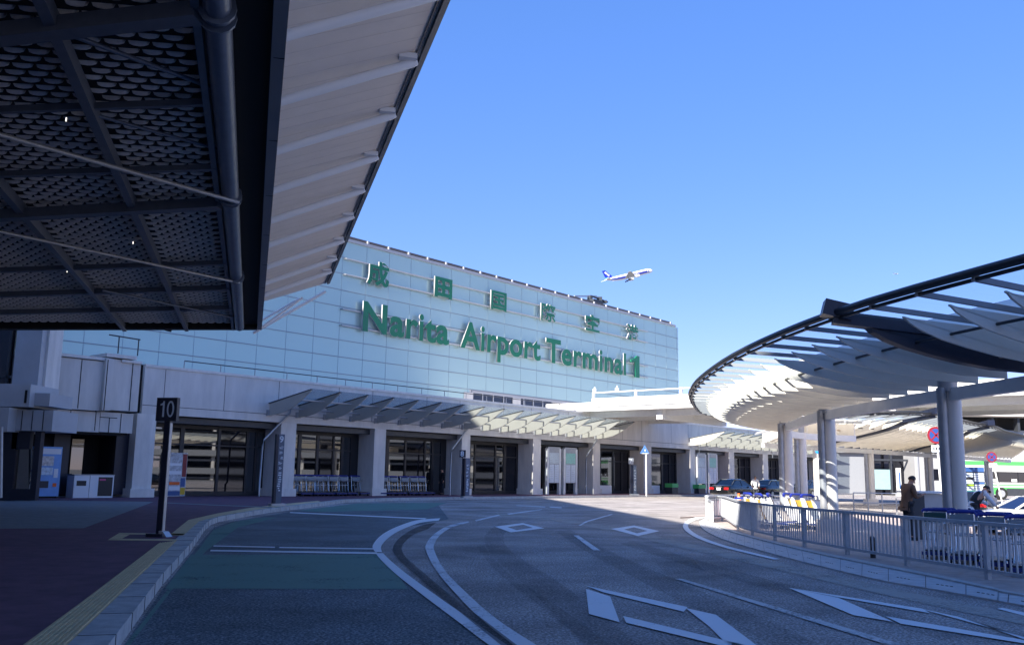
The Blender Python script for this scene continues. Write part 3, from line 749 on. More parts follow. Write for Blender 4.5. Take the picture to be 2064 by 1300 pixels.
m = MB(); strip(m, -.05, .13, -.03, 1.1); m.build('fascia', mat('fascia_gray', (.16, .18, .22), .4, metal=.2, var=.08, vscale=1), lc)
m = MB()
for k in range(14):
    t = -2.2 - k*3.3; m = MB(); m.box(LC(t, .04, -.031), (.18, .02, .006), (wC, dC, Vector((0, 0, 1)))); m.build('fascia_joint', 'black', lc)
# black end beam
m = MB(); m.hexa([LC(tend(.13)-.5, .13, -.05), LC(tend(22)-.5, 22, -.05), LC(tend(22), 22, -.05), LC(tend(.13), .13, -.05), LC(tend(.13)-.5, .13, .4), LC(tend(22)-.5, 22, .4), LC(tend(22), 22, .4), LC(tend(.13), .13, .4)]); m.build('end_beam', 'black', lc)
# blue gutter tube with flanges
m = MB(); m.tube([LC(-.7, .78, -.02), LC(TN, .78, -.02)], .17, 12)
fl = [LCi(500, 395)[0], LCi(480, 25)[0], LCi(503, 555)[0]]
for t in fl:
    for k in (-.12, .12): m.tube([LC(t+k-.03, .78, -.02), LC(t+k+.03, .78, -.02)], .23, 14)
m.build('gutter_tube', 'blue_tube', lc)
# rails, cross beams and pipes
m = MB(); rails = []
for px, py in ((270, 420), (40, 420)): rails.append(LCi(px, py)[1])
for s in rails: strip(m, s - .07, s + .07, -.10, .12)
strip(m, .98, 1.08, -.06, .2)
m.build('ceiling_rail', 'beam_blue', lc)
def xbeam(a, b, wd, ht, h, name='cross_beam', mt='beam_blue'):
    (t0, s0), (t1, s1) = LCi(*a, h), LCi(*b, h)
    k = (t1-t0)/(s1-s0); sA, sB = 1.0, max(s0, s1) + 8
    p, q_ = LC(t0 + k*(sA-s0), sA, h), LC(t0 + k*(sB-s0), sB, h)
    mm = MB(); mm.bar([p, q_], wd, ht); mm.build(name, mt, lc)
    return (t0 + k*(1.0-s0))
tb = [xbeam((0, 70), (450, 20), .26, .2, -.06), xbeam((0, 435), (460, 410), .26, .2, -.08), xbeam((0, 545), (300, 535), .16, .12, -.02), xbeam((0, 352), (215, 345), .12, .1, -.02), xbeam((140, 590), (470, 580), .2, .15, -.02), xbeam((0, 222), (470, 205), .09, .1, .02), xbeam((230, 625), (480, 620), .2, .15, -.02)]
def pipe(a, b, h, r, ext=.0):
    (t0, s0), (t1, s1) = LCi(*a, h), LCi(*b, h)
    mm = MB(); mm.tube([LC(t0 + (t0-t1)*ext, s0 + (s0-s1)*ext, h), LC(t1, s1, h)], r, 8)
    mm.build('pipe', 'steel_gray' if r > .04 else 'blue_tube', lc)
pipe((0, 272), (480, 408), -.20, .045, .4); pipe((0, 467), (482, 570), -.2, .042, .4); pipe((130, 66), (462, 190), .03, .035); pipe((190, 232), (455, 305), .03, .03)
pipe((205, 585), (470, 640), -.1, .04)
# louvre blades: small curved scales hanging in rows, one panel per bay
def louvre_bay(s0, s1, t0, t1):
    mm = MB(); n = 0
    ts = t0
    row = 0
    while ts < t1:
        s = s0 + (.15 if row % 2 else 0)
        while s < s1:
            if ts < tend(s) - .5:
                P = []
                for k in range(7):
                    a = math.pi*k/6; x = -math.cos(a)*.135; d_ = math.sin(a)**.7*.064
                    P.append((x, d_))
                top = [LC(ts, s + x, .20) for x, d_ in P]
                bot = [LC(ts + d_*.30, s + x + .02, .20 - d_*.95) for x, d_ in P]
                th = (dC*.015)
                V_ = top + bot + [p + th for p in top] + [p + th for p in bot]; N_ = 7
                F_ = [(i, i+1, N_+i+1, N_+i) for i in range(6)] + [(2*N_+i, 3*N_+i, 3*N_+i+1, 2*N_+i+1) for i in range(6)] + [(N_+i, N_+i+1, 3*N_+i+1, 3*N_+i) for i in range(6)]
                mm.add(V_, F_, True); n += 1
            s += .30
        ts += .25; row += 1
    if n: mm.build('louvre_panel', 'louvre', lc, fix=False)
sb = [1.12] + sorted(r for r in rails if r > 1.2) + [14.5]
sb2 = []
for a, b in zip(sb, sb[1:]):
    k = max(1, int((b-a)/3.2)); sb2 += [a + (b-a)*i/k for i in range(k)]
sb2.append(14.5)
tbs = [-31, -27.5] + [-24 + 3.4*i for i in range(9)]
for a, b in zip(sb2, sb2[1:]):
    for c, d_ in zip(tbs, tbs[1:]): louvre_bay(a + .1, b - .05, c, d_)
# small ceiling lamps
for px, py in ((133, 245), (268, 492), (135, 549)):
    t, s = LCi(px, py, .0); m = MB(); m.tube([LC(t, s, .0), LC(t, s, .06)], .010, 8); m.build('ceiling_lamp', mat('lamp_on', (1, 1, 1), emit=((1, .95, .85), .5)), lc)
# pale outer wing
OZ = 9.1
OF = G(665, 568, OZ); ON = G(905, 0, OZ)
q_ = OF - EF; tF = q_.dot(dC); sO = q_.dot(wC); sO2 = (ON - EF).dot(wC)
print('wing', tF, sO, sO2)
sO = (sO + sO2)/2; ZI = 8.1
def WG(t, f, h=0):   # f 0 at the dark canopy, 1 at the outer edge
    p = EF + dC*t + wC*(sO*f); return Vector((p.x, p.y, ZI + (OZ - ZI)*f + h))
def wbox(mb, f0, f1, h0, h1, t0, t1): return mb.hexa([WG(t1, f0, h0), WG(t1, f1, h0), WG(t0, f1, h0), WG(t0, f0, h0), WG(t1, f0, h1), WG(t1, f1, h1), WG(t0, f1, h1), WG(t0, f0, h1)])
m = MB(); wbox(m, -.02, .955, 0, .16, tF, TN); m.build('wing_soffit', 'soffit', lc)
m = MB(); wbox(m, .957, 1.0, -.08, .24, tF, TN); wbox(m, .92, .935, -.03, .0, tF, TN); m.build('wing_edge', mat('edge_gray', (.12, .125, .14), .45), lc)
m = MB(); t = tF
while t > TN: wbox(m, .0, .955, -.004, .01, t, t + .014); t -= .5
m.build('soffit_joints', mat('soffit_joint', (.80, .73, .66), .6), lc)
for px, py in ((858, 2), (825, 135), (785, 240), (750, 325), (725, 390), (703, 443), (688, 490), (675, 525), (668, 550)):
    p = PL(px, py, WG(0, .9, -.2), (WG(0, 1) - WG(0, 0)).cross(dC).normalized()); t = (p - EF).dot(dC)
    m = MB(); m.tube([WG(t, -.02, -.30), WG(t, .90, -.14), WG(t, .925, -.12)], .085, 10); m.build('wing_tube', 'soffit_tube', lc)
    m = MB(); m.box(WG(t - .12, .86, -.05), (.32, .2, .1), (wC, dC, Vector((0, 0, 1)))); m.build('bracket', 'soffit_tube', lc)
m = MB(); m.tube([WG(tF + .9, -.1, -.7), WG(tF + .5, .55, -.25)], .05); m.tube([WG(tF + .4, -.1, -1.1), WG(tF + .3, .95, -.3)], .06); m.tube([WG(tF + .2, -.1, -1.15), WG(tF + .15, .6, -.3)], .05); m.build('end_strut', 'soffit_tube', lc)
m = MB(); wbox(m, -.04, -.0, -1.0, 1.2, tF - .3, TN); m.build('upstand', 'steel_dark', lc)
# dark curved bulkhead with a string of small lamps near the far end
pts = [D(-40, 520, 40), D(40, 585, 38.5), D(110, 606, 37.5), D(200, 622, 36.8), D(300, 640, 36.3), D(345, 655, 36)]
m = MB(); m.bar(catmull(pts, 4), .3, .55); m.build('bulkhead', 'black', lc)
m = MB()
for i, p in enumerate(catmull(pts[1:5], 5)): m.tube([p + Vector((0, -.2, .30)), p + Vector((.04, -.28, .36))], .025, 6)
m.build('lamp_string', 'alu', lc)
m = MB(); m.tube([D(68, 565, 37), D(115, 635, 36)], .06); m.tube([D(60, 572, 37), D(108, 640, 36)], .06); m.tube([D(128, 637, 35.5), D(305, 637.5, 35.5)], .035); m.build('brace', 'blue_tube', lc)

# ---- main terminal block (its roof throws the broad shade over the forecourt) and its low corner
tb_ = empty('main_terminal', (-30, 40, 0), 'tall grey main terminal with a panelled pier and dark doors at the left edge', 'building')
m = MB(); m.hexa([Vector(p) for p in ((-75, -6, 0), (-20.4, -6, 0), (-26.2, 50, 0), (-75, 50, 0), (-75, -6, 30), (-20.4, -6, 30), (-26.2, 50, 30), (-75, 50, 30))]); m.build('main_block', 'rear_wall', tb_)
m = MB(); m.box((-42, -31.1, 15), (66, 50, 30)); m.build('rear_block', 'rear_wall', tb_)  # unseen block behind the view, shaped to shade the near forecourt
def dbox(mb, x0, x1, y0, y1, Y, dep):       # box whose near face fills these picture bounds at depth Y
    P = [D(x0, y1, Y), D(x1, y1, Y), D(x1, y0, Y), D(x0, y0, Y)]
    X0, X1 = min(p.x for p in P[:2]), max(p.x for p in P[:2]); z0 = (P[0].z + P[1].z)/2; z1 = (P[2].z + P[3].z)/2
    return mb.hexa([(X0, Y, z0), (X1, Y, z0), (X1, Y+dep, z0), (X0, Y+dep, z0), (X0, Y, z1), (X1, Y, z1), (X1, Y+dep, z1), (X0, Y+dep, z1)])
m = MB(); dbox(m, 22, 74, 500, 790, 38.5, 1.6); m.build('pier', 'pier_panel', tb_)
m = MB(); dbox(m, 76, 88, 500, 800, 38.9, 1.2); m.build('pier_return', 'concrete', tb_)
m = MB(); dbox(m, 30, 80, 610, 626, 38.45, .1); m.build('pier_band', mat('dusk_red', (.10, .06, .065), .6), tb_)
m = MB(); dbox(m, -140, 20, 470, 790, 39.5, .4); m.build('window', 'dark_glass', tb_)
m = MB()
for x0, x1, y0, y1 in ((8, 12, 560, 790), (-30, -26, 560, 790), (-140, 20, 645, 650), (-140, 20, 755, 760)): dbox(m, x0, x1, y0, y1, 39.35, .14)
m.build('window_frame', 'steel_dark', tb_)
m = MB(); dbox(m, -160, 58, 772, 818, 37.6, 2.4); m.build('lintel', 'pier_panel', tb_)
m = MB(); dbox(m, 59, 99, 792, 818, 38.0, 2.0); m.build('lintel_end', 'pier_panel', tb_)
m = MB(); dbox(m, -160, 14, 819, 868, 37.3, 2.4); dbox(m, 16, 104, 826, 868, 37.9, 2.2); m.build('lower_lintel', 'pier_panel', tb_)
m = MB()
for x in (17, 41, 62, 84): dbox(m, x, x + 1.2, 827, 867, 37.88, .05)
dbox(m, 48, 52, 786, 812, 37.56, .05); m.build('panel_joints', 'black', tb_)
m = MB(); dbox(m, -160, 22, 869, 1008, 38.2, .3); dbox(m, 58, 70, 869, 1008, 38.2, .3); dbox(m, 22, 58, 869, 905, 38.2, .3); dbox(m, 22, 58, 985, 1008, 38.2, .3); m.build('door_frame', 'navy', tb_)
m = MB(); dbox(m, 22, 58, 905, 985, 38.35, .1); m.build('door_pane', 'shop_glass', tb_)
m = MB(); m.tube([D(3, 860, 37.2), D(1, 1003, 37.2)], .07); m.build('downpipe', 'alu', tb_)

# ---- panelled link block between the pier and the arcade
cb = empty('link_block', FW(FS(180, 900)[0], 1, 0), 'grey panelled upper block bridging between the dark corner entrance and the low terminal front', 'building')
def fpx(mb, x0, x1, yt, yb, o1, o0, yref=None):
    s0, s1 = FS(x0, 800, o1)[0], FS(x1, 800, o1)[0]; xm = (x0+x1)/2
    zt1 = FS(xm, yt, o1)[1]; zb1 = FS(xm, yb, o1)[1]
    return fbox(mb, s0, s1, o1, o0, zb1, zt1)
m = MB(); fpx(m, 40, 214, 720, 823, 1.0, -3); m.build('upper_panel', 'wall_panel', cb)
m = MB(); fpx(m, 224, 279, 726, 828, 1.0, -3); m.build('upper_panel', 'wall_panel', cb)
m = MB(); fpx(m, 208, 224, 722, 827, 1.25, -3); m.build('end_fin', 'wall_panel', cb)
m = MB(); fpx(m, 60, 205, 826, 868, .8, -3); m.build('lower_panel', 'wall_panel', cb)
m = MB(); fpx(m, 206, 272, 832, 872, .8, -3); m.build('lower_panel', 'wall_panel', cb)
m = MB(); fpx(m, 60, 218, 713, 719, 1.1, -3); m.build('cap', 'concrete', cb)
m = MB(); fpx(m, 208, 270, 714, 721, 1.15, -.5); fpx(m, 240, 282, 726, 731, 1.1, -.5); m.build('cap', 'concrete', cb)
m = MB()
for x, y0, y1 in ((109, 722, 822), (158, 724, 823), (211, 724, 827), (262, 728, 828)): fpx(m, x, x + 1.6, y0, y1, 1.262 if x == 211 else 1.012, .9)
for x, y0, y1 in ((145, 827, 867), (196, 827, 868), (224, 842, 872), (247, 834, 872)): fpx(m, x, x + 1.4, y0, y1, .812, .7)
fpx(m, 205, 240, 841, 842.5, .812, .7); m.build('panel_joints', 'black', cb)
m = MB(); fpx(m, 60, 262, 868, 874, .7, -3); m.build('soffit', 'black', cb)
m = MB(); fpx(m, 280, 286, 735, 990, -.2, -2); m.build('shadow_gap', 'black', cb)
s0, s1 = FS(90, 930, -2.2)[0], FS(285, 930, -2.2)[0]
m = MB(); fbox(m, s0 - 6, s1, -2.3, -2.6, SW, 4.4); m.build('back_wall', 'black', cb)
m = MB(); fpx(m, 118, 150, 868, 996, -1.0, -2.2); m.build('column', 'navy', cb)
m = MB(); fpx(m, 242, 268, 868, 996, -.6, -2.2); m.build('column', 'navy', cb)
for a, b, y0 in ((154, 178, 885), (84, 108, 872), (238, 242, 880)): m = MB(); fpx(m, a, b, y0, 990, -2.2, -2.28); m.build('window', 'shop_glass', cb)
m = MB(); m.tube([FW(FS(217, 712, 0)[0], 0, PZ + 1.35), FW(FS(280, 717, 0)[0], 0, PZ + 1.3)], .035, 6)
for x in (237, 277): s = FS(x, 720, 0)[0]; m.tube([FW(s, 0, PZ + .5), FW(s, 0, PZ + 1.32)], .03, 6)
m.build('handrail', 'steel_dark', cb)

# ================================================================== GLASS FIN CANOPIES over the arcade doors
def fin_canopy(label, pxs0, pxs1, px_end, group=None, big_first=False):
    s0 = FS(pxs0, 820)[0]; sp = (FS(1067, 850)[0] - FS(789.5, 830)[0])/7; s1 = FS(px_end, 870)[0]
    n = int(round((s1 - s0)/sp)); LEN = 3.6; ZW1, ZW0, ZT = 5.20, 4.52, 5.80
    root = empty('glass_canopy', FW((s0+s1)/2, 0, ZW0), label, 'canopy')
    def top(o): return ZW1 + (ZT - ZW1)*o/LEN
    for i in range(n+1):
        s = s0 + sp*i; P = []
        low = [(.12, ZW0), (.9, ZW0 + .06), (1.7, ZW0 + .22), (2.4, ZW0 + .5), (2.95, ZW0 + .80), (3.3, ZW0 + 1.02), (LEN, ZT - .10)]
        pts = [FW(s, o, z) for o, z in low] + [FW(s, LEN, ZT - .04), FW(s, .12, ZW1 - .05)]
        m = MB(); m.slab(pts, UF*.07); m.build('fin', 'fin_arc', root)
        m = MB(); m.bar([FW(s + .035, .02, ZW1 - .005), FW(s + .035, LEN + .08, top(LEN + .08) - .02)], .11, .05); m.build('rafter', 'steel_dark' , root)
        m = MB(); fbox(m, s - .12, s + .19, .0, .119, ZW0 - .02, ZW0 + .30); m.build('wall_bracket', 'steel_gray', root)
    for i in range(n):
        s = s0 + sp*i + .035
        m = MB(); m.hexa([FW(s + .02, .05, top(.05) + .03), FW(s + sp - .02, .05, top(.05) + .03), FW(s + sp - .02, LEN + .05, top(LEN) + .03), FW(s + .02, LEN + .05, top(LEN) + .03),
                          FW(s + .02, .05, top(.05) + .045), FW(s + sp - .02, .05, top(.05) + .045), FW(s + sp - .02, LEN + .05, top(LEN) + .045), FW(s + .02, LEN + .05, top(LEN) + .045)])
        m.build('glass_panel', 'frosted_glass', root)
    for o, z in ((.75, ZW0 + .42), (2.35, ZW1 + .12)):
        m = MB(); m.tube([FW(s0, o, z), FW(s0 + sp*n + .07, o, z)], .05, 8); m.build('purlin', 'alu', root)
    return root
fin_canopy('long glass canopy on pale fins along the terminal front, half in shade', 541, 541, 1212)
fin_canopy('shorter sunlit glass canopy on pale fins, over the doors behind the black cars', 1388, 1388, 1640)
# solid end bracket of the second canopy
# ================================================================== ROUND ISLAND CANOPIES
def ring_canopy(label, rimP, beamP, n, zr, zb, columns, glass_f=.40, joints=(), ext=1.12, frosted='glow_skin', skip=0):
    def resample(P, n):
        C_ = catmull([(x, y, 0) for x, y in P], 12); L = [0]
        for a, b in zip(C_, C_[1:]): L.append(L[-1] + (b-a).length)
        out = []
        for i in range(n+1):
            d = L[-1]*i/n; k = 0
            while k < len(L)-2 and L[k+1] < d: k += 1
            f = (d - L[k])/max(1e-6, L[k+1]-L[k]); out.append(C_[k].lerp(C_[k+1], min(1, f)))
        return out
    R = resample(rimP, n); B = resample(beamP, n)
    root = empty('round_canopy', (B[n//2].x, B[n//2].y, 0), label, 'canopy')
    zt_b = zb + .62
    joints = [min(range(n+1), key=lambda i: (R[i].x - jx)**2 + (R[i].y - jy)**2) for jx, jy in joints]
    def P(i, f, z): p = R[i].lerp(B[i], f); return Vector((p.x, p.y, z))
    def top(f): return zr - .10 - (zr - .10 - zt_b)*f
    low = [(.17, zr - .26), (.20, zr - .38), (.26, zr - .52), (.36, zr - .68), (.48, zr - .82), (.62, zr - .96), (.78, zr - 1.08), (.92, zb + .09), (1.0, zb + .06)]
    m = MB(); m.tube([P(i, 0, zr) for i in range(n+1)], .07, 10); m.tube([P(i, .018, zr - .10) for i in range(n+1)], .035, 8); m.build('rim_tube', mat('rim_dark', (.03, .034, .042), .4, metal=.3), root)
    for i in range(n+1):
        t = (R[min(i+1, n)] - R[max(i-1, 0)]).normalized(); th = t*.05
        jn = i in joints
        pts = [P(i, f, z) for f, z in low] + [P(i, 1.0, top(1.0) - .06), P(i, .17, top(.17) - .10)]
        m = MB(); m.slab([p - th*(2.2 if jn else .5) for p in pts], th*(4.4 if jn else 1)); m.build('girder' if jn else 'fin', 'navy' if jn else 'fin_white', root)
        m = MB(); m.bar([P(i, .005, top(0) + .02), P(i, ext, top(ext) - .0)], .07 if not jn else .3, .09 if not jn else .24); m.build('rafter', mat('rafter_gray', (.28, .29, .31), .45) if not jn else 'navy', root)
        if jn: m = MB(); m.bar([P(i, -.045, zr + .12), P(i, .10, zr - .02)], .42, .30); m.build('gutter_box', 'navy', root)
    for i in range(n):
        def sheet(f0, f1, name, mt, h):
            m = MB(); a, b, c, d = P(i, f0, top(f0) + h), P(i+1, f0, top(f0) + h), P(i+1, f1, top(f1) + h), P(i, f1, top(f1) + h)
            m.add([a, b, c, d], [(0, 1, 2, 3)]); m.build(name, mt, root)      # stretched membrane and thin panes
        sheet(.02, glass_f, 'glass_panel', 'canopy_glass', .085)
        sheet(glass_f + .005, ext, 'roof_panel', frosted, .085)
    for f, z in ((.40, zr - .58),):
        m = MB(); m.tube([P(i, f, z) for i in range(n+1)], .028, 6); m.build('strut_ring', 'steel_dark', root)
    m = MB(); m.tube([P(i, .80, zr - .86) for i in range(n+1)], .03, 6); m.build('strut_ring', 'tan', root)
    m = MB(); m.bar([P(i, 1.0, zb - .08) for i in range(n+1)], .17, .26); m.build('ring_beam', 'steel_white', root)
    for x, y, r in columns:
        g = empty_part('column', (x, y, 0), root)
        m = MB(); m.tube([(x, y, 0), (x, y, zb + .06)], r, 16); m.build('shaft', 'column', g)
        m = MB(); m.tube([(x - r*1.5, y - .03, 0), (x - r*1.5, y - .03, zb + .06)], r*.62, 12); m.build('side_pipe', 'steel_gray', g)
        m = MB(); m.box((x - r*.5, y, .2), (r*3.9, r*2.9, .4)); m.build('plinth', 'concrete', g)
        m = MB(); m.tube([(x - r*.6, y, zb - .02), (x - r*.6, y, zb + .30)], r*1.1, 12, r*1.3); m.build('cap', 'steel_gray', g)
    return root
def empty_part(name, loc, parent):
    o = bpy.data.objects.new(name, None); COL.objects.link(o); o.parent = parent; o.empty_display_size = .2
    o.location = Vector(loc) - wpos(parent); WPOS[o.name] = Vector(loc); return o
rim1 = [(11.6, 3.5), (9.3, 7.5), (8.0, 10.6), (7.15, 13.1), (6.1, 17.4), (5.7, 23.0), (5.95, 29), (6.5, 33.6), (7.1, 36.8), (8.0, 40.6), (9.2, 44.5), (11.5, 47.6), (15.0, 49.5)]
beam1 = [(13.0, 6.2), (11.2, 10), (10.0, 14), (9.3, 19.7), (9.05, 24), (9.05, 27.5), (9.4, 30.5), (9.85, 33.4), (10.5, 35.8), (11.3, 37.8), (12.4, 39.4), (13.6, 40.3), (15, 40.8)]
c1 = ring_canopy('big round canopy with pale fins and dark rim over the fenced island', rim1, beam1, 40, 4.6, 3.38,
            [(9.35, 19.7, .165), (9.1, 26.7, .165), (9.82, 33.2, .165), (12.2, 39.2, .165), (11.3, 9.8, .165)], joints=((6.1, 17.4),))
rim2 = [(16, 47), (17.5, 45.4), (19.6, 45.0), (21.5, 46.6), (23.5, 49.2), (26, 52.4), (28.6, 55.2), (31.5, 59.5), (35, 64), (39, 70)]
beam2 = [(14, 52), (16.5, 54.5), (19.2, 56.8), (21.8, 58.8), (24.6, 61.4), (27.5, 64.2), (30.4, 67.6), (34, 71), (38, 75), (42, 79)]
c2 = ring_canopy('second round canopy with cream underside, farther back between the columns', rim2, beam2, 44, 4.8, 3.45,
            [(19.3, 57, .2), (23.0, 60, .2), (30.0, 67.2, .2), (38.4, 75.4, .2)], glass_f=.30, joints=((20.5, 45.7), (27.5, 54)), frosted='glow_skin')
# ================================================================== ISLAND FENCE
fz = .045
FB = GL([(1455.6, 1047.9), (1487, 1068), (1517, 1078.5), (1562.6, 1089.5), (1622, 1101.7), (1708, 1118), (1829, 1140), (1991.7, 1167.5)], fz)
ext_ = (FB[-1] - FB[-2])*1.0
FB = [Vector((12.5, 38.4, fz)), Vector((9.6, 37.6, fz)), Vector((7.8, 36.0, fz)), Vector((6.9, 33.2, fz))] + FB + [FB[-1] + ext_, FB[-1] + ext_*2]
fn = empty('island_fence', FB[6], 'grey metal railing fence with upright bars curving round the island', 'fence')
FH = .80
# even run between the posts: straight panels from post to post, bars as one mesh per panel
for i, p in enumerate(FB):
    t = (FB[min(i+1, len(FB)-1)] - FB[max(i-1, 0)]).normalized()
    m = MB(); m.box(p + Vector((0, 0, FH/2)), (.085, .06, FH), (t, Vector((-t.y, t.x, 0)), Vector((0, 0, 1)))); m.build('post', mat('fence_gray', (.44, .46, .49), .45, metal=.2, var=.12, vscale=5), fn)
m = MB(); m.bar([p + Vector((0, 0, FH + .02)) for p in catmull(FB, 6)], .085, .05); m.build('top_rail', 'fence_gray', fn)
m = MB(); m.bar([p + Vector((0, 0, .13)) for p in catmull(FB, 6)], .06, .05); m.build('bottom_rail', 'fence_gray', fn)
Cf = catmull(FB, 24)
for i in range(len(FB)-1):
    seg = Cf[i*24:(i+1)*24+1]; L = sum((b-a).length for a, b in zip(seg, seg[1:])); nb = max(3, int(L/.125)); m = MB(); acc = 0; k = 1
    for a, b in zip(seg, seg[1:]):
        l_ = (b-a).length
        while k*L/nb <= acc + l_ and k < nb:
            p = a.lerp(b, (k*L/nb - acc)/l_); t = (b-a).normalized(); m.box(p + Vector((0, 0, (FH+.12)/2)), (.019, .026, FH - .10), (t, Vector((-t.y, t.x, 0)), Vector((0, 0, 1)))); k += 1
        acc += l_
    m.build('baluster_panel', 'fence_gray', fn)

# ================================================================== SIGNS
Zv = Vector((0, 0, 1))
def bus_pole(px, ybase, plate, num, label, height_px, facing):
    pass
# bus stop pole 10
b10 = G(322, 1081, SW); Y10 = b10.y
fx = Vector((.97, -.24, 0)).normalized(); fy = Vector((.24, .97, 0)).normalized()
p10 = empty('bus_stop_sign', b10, 'tall navy bus stop post with a square plate reading 10 on the left pavement', 'sign')
topz = D(338, 802, Y10).z
m = MB(); m.box(b10 + Zv*((topz - SW)/2), (.125, .10, topz - SW - .02), (fx, fy, Zv)); m.build('post', 'navy', p10)
m = MB(); m.box(b10 + fx*.069 + Zv*((topz - .5 - SW)/2), (.012, .085, topz - SW - .52), (fx, fy, Zv)); m.build('edge_strip', 'alu', p10)
pc = b10 + Zv*(topz - SW - .235); m = MB(); m.box(pc - fy*.05, (.47, .10, .47), (fx, fy, Zv)); m.build('plate', 'navy', p10)
m = MB()
o = pc - fy*.1035
def numpoly(mb, o, X, Y, pts, th=.004): return mb.slab([o + X*a + Y*b for a, b in pts], -X.cross(Y)*0 + X.cross(Y)*th)
numpoly(m, o, fx, Zv, [(-.085, -.155), (-.045, -.155), (-.045, .165), (-.075, .165), (-.09, .125), (-.14, .105), (-.14, .075), (-.085, .085)])
m.build('digit', 'paper', p10)
m = MB(); R1 = []; R2 = []
for k in range(28):
    a = 2*math.pi*k/28; R1.append((.095 + .082*math.cos(a), .005 + .165*math.sin(a))); R2.append((.095 + .046*math.cos(a), .005 + .128*math.sin(a)))
V_ = [o + fx*a + Zv*b for a, b in R1 + R2]; m.add(V_ + [v - fy*.004 for v in V_], [(56+k, 56+(k+1) % 28, 84+(k+1) % 28, 84+k) for k in range(28)] + [(k, (k+1) % 28, 56+(k+1) % 28, 56+k) for k in range(28)]); m.build('digit', 'paper', p10)
m = MB(); m.box(b10 - fx*.05 + Zv*.03, (.34, .30, .06), (fx, fy, Zv)); m.build('base', 'navy', p10)
m = MB(); m.hexa([b10 + fx*.03 - fy*.10, b10 + fx*.22 - fy*.10, b10 + fx*.22 + fy*.1, b10 + fx*.03 + fy*.1, b10 + fx*.03 - fy*.10 + Zv*.12, b10 + fx*.13 - fy*.10 + Zv*.10, b10 + fx*.13 + fy*.1 + Zv*.1, b10 + fx*.03 + fy*.1 + Zv*.12]); m.build('foot', 'alu', p10)

def totem(px, ybase, wpx, ytop, label, flag=None, digit_top=None):
    """upright lettered panel by the kerb; its broad face looks to the right"""
    b = G(px, ybase, SW); Y = b.y; zt_ = D(px, ytop, Y).z; w_ = wpx/1879*Y
    X = Vector((.80, .60, 0)).normalized(); Yd = Vector((-X.y, X.x, 0)); r = empty('bus_stop_sign', b, label, 'sign')
    m = MB(); m.box(b + Zv*((zt_ - SW)/2 + .05), (w_, .16, zt_ - SW - .1), (X, Yd, Zv)); m.build('panel', mat('slate_blue', (.10, .13, .19), .4, var=.05), r)
    m = MB(); m.box(b - X*(w_/2 + .03) + Zv*((zt_ - SW)/2 + .05), (.10, .17, zt_ - SW - .09), (X, Yd, Zv)); m.build('edge', 'navy', r)
    m = MB(); m.box(b + Zv*.05, (w_ + .35, .36, .10), (X, Yd, Zv)); m.build('base', 'alu', r)
    f = b - Yd*.082; hgt = zt_ - SW; m = MB(); z = hgt*.80
    random.seed(px)
    while z > hgt*.48:       # worn, unreadable white lettering
        for k in range(3): m.box(f + X*random.uniform(-.06, .06) + Zv*(z + k*.035), (random.uniform(.06, .15)*w_/.28, .004, .022), (X, Yd, Zv))
        z -= .20
    for k in range(9): m.box(f + X*random.uniform(-.03, .03) + Zv*(hgt*.46 - k*.085), (random.uniform(.06, .16)*w_/.3, .004, .05), (X, Yd, Zv))
    m.build('lettering', 'paper', r)
    if digit_top: put_text('digit', digit_top, f + Zv*(hgt*.93), X, Zv, .26, 'paper', r, thick=.006, bold=.02)
    if flag:
        dg, fpx, y0, y1, wpx2, mt, tx = flag
        c0 = D(fpx, (y0+y1)/2, Y - .15); hh = (y1-y0)/1879*Y; ww = wpx2/1879*Y
        FX = Vector((1, 0, 0)); FY = Vector((0, 1, 0))
        m = MB(); m.box(c0, (ww, .08, hh), (FX, FY, Zv)); m.build('plate', mt, r)
        put_text('digit', dg, c0 - FY*.045 + (FX*-.06*ww), FX, Zv, hh*.72, tx, r, thick=.006, bold=.02)
        m = MB(); m.box(Vector((c0.x - ww*.02, c0.y + .02, (c0.z - hh/2 + SW)/2)), (.09, .06, c0.z - hh/2 - SW)); m.build('post', 'navy', r)
    return r
totem(558.5, 1019.5, 13, 875, 'slender blue lettered bus stop panel with a 9 at its top, beside the kerb', digit_top='9')
totem(940, 1003, 10.5, 923, 'bus stop panel by the kerb under a small navy plate reading 8', flag=('8', 932.5, 907, 921.5, 12.5, 'navy', 'paper'))
totem(1278.5, 997.5, 9, 937, 'grey bus stop panel by the kerb under a pale plate reading 7', flag=('7', 1272, 923, 935, 10, 'steel_gray', 'white'))

# triangular blue crossing sign
b = G(1303, 999.3, SW); Y = b.y
ts_ = empty('crossing_sign', b, 'blue triangular pedestrian sign on a white pole in front of the low terminal front', 'sign')
c0 = D(1299, 908, Y)
m = MB(); m.tube([b, Vector((b.x, b.y, c0.z))], .05, 10); m.build('pole', 'white_paint', ts_)
def tri(mb, c, r, y, th): return mb.slab([c + Vector((r*math.cos(a), y, r*math.sin(a)*1.05)) for a in (rad(90), rad(210), rad(330))], (0, th, 0))
m = MB(); tri(m, c0, .41, -.09, .02); m.build('plate', mat('pale_sign_blue', (.07, .17, .42), .4), ts_)
m = MB()
for x, z, s in ((0, .14, .06), (-.12, .0, .065), (.10, .0, .065), (-.2, -.13, .06), (-.02, -.13, .06), (.17, -.13, .06)):
    m.box(c0 + Vector((x, -.093, z)), (s*1.2, .01, s*1.2))
m.build('symbol', 'sign_blue', ts_)
m = MB(); m.box(c0 + Vector((.03, -.094, .02)), (.05, .012, .16)); m.box(c0 + Vector((.03, -.094, -.215)), (.5, .012, .03)); m.build('symbol', 'white_paint', ts_)

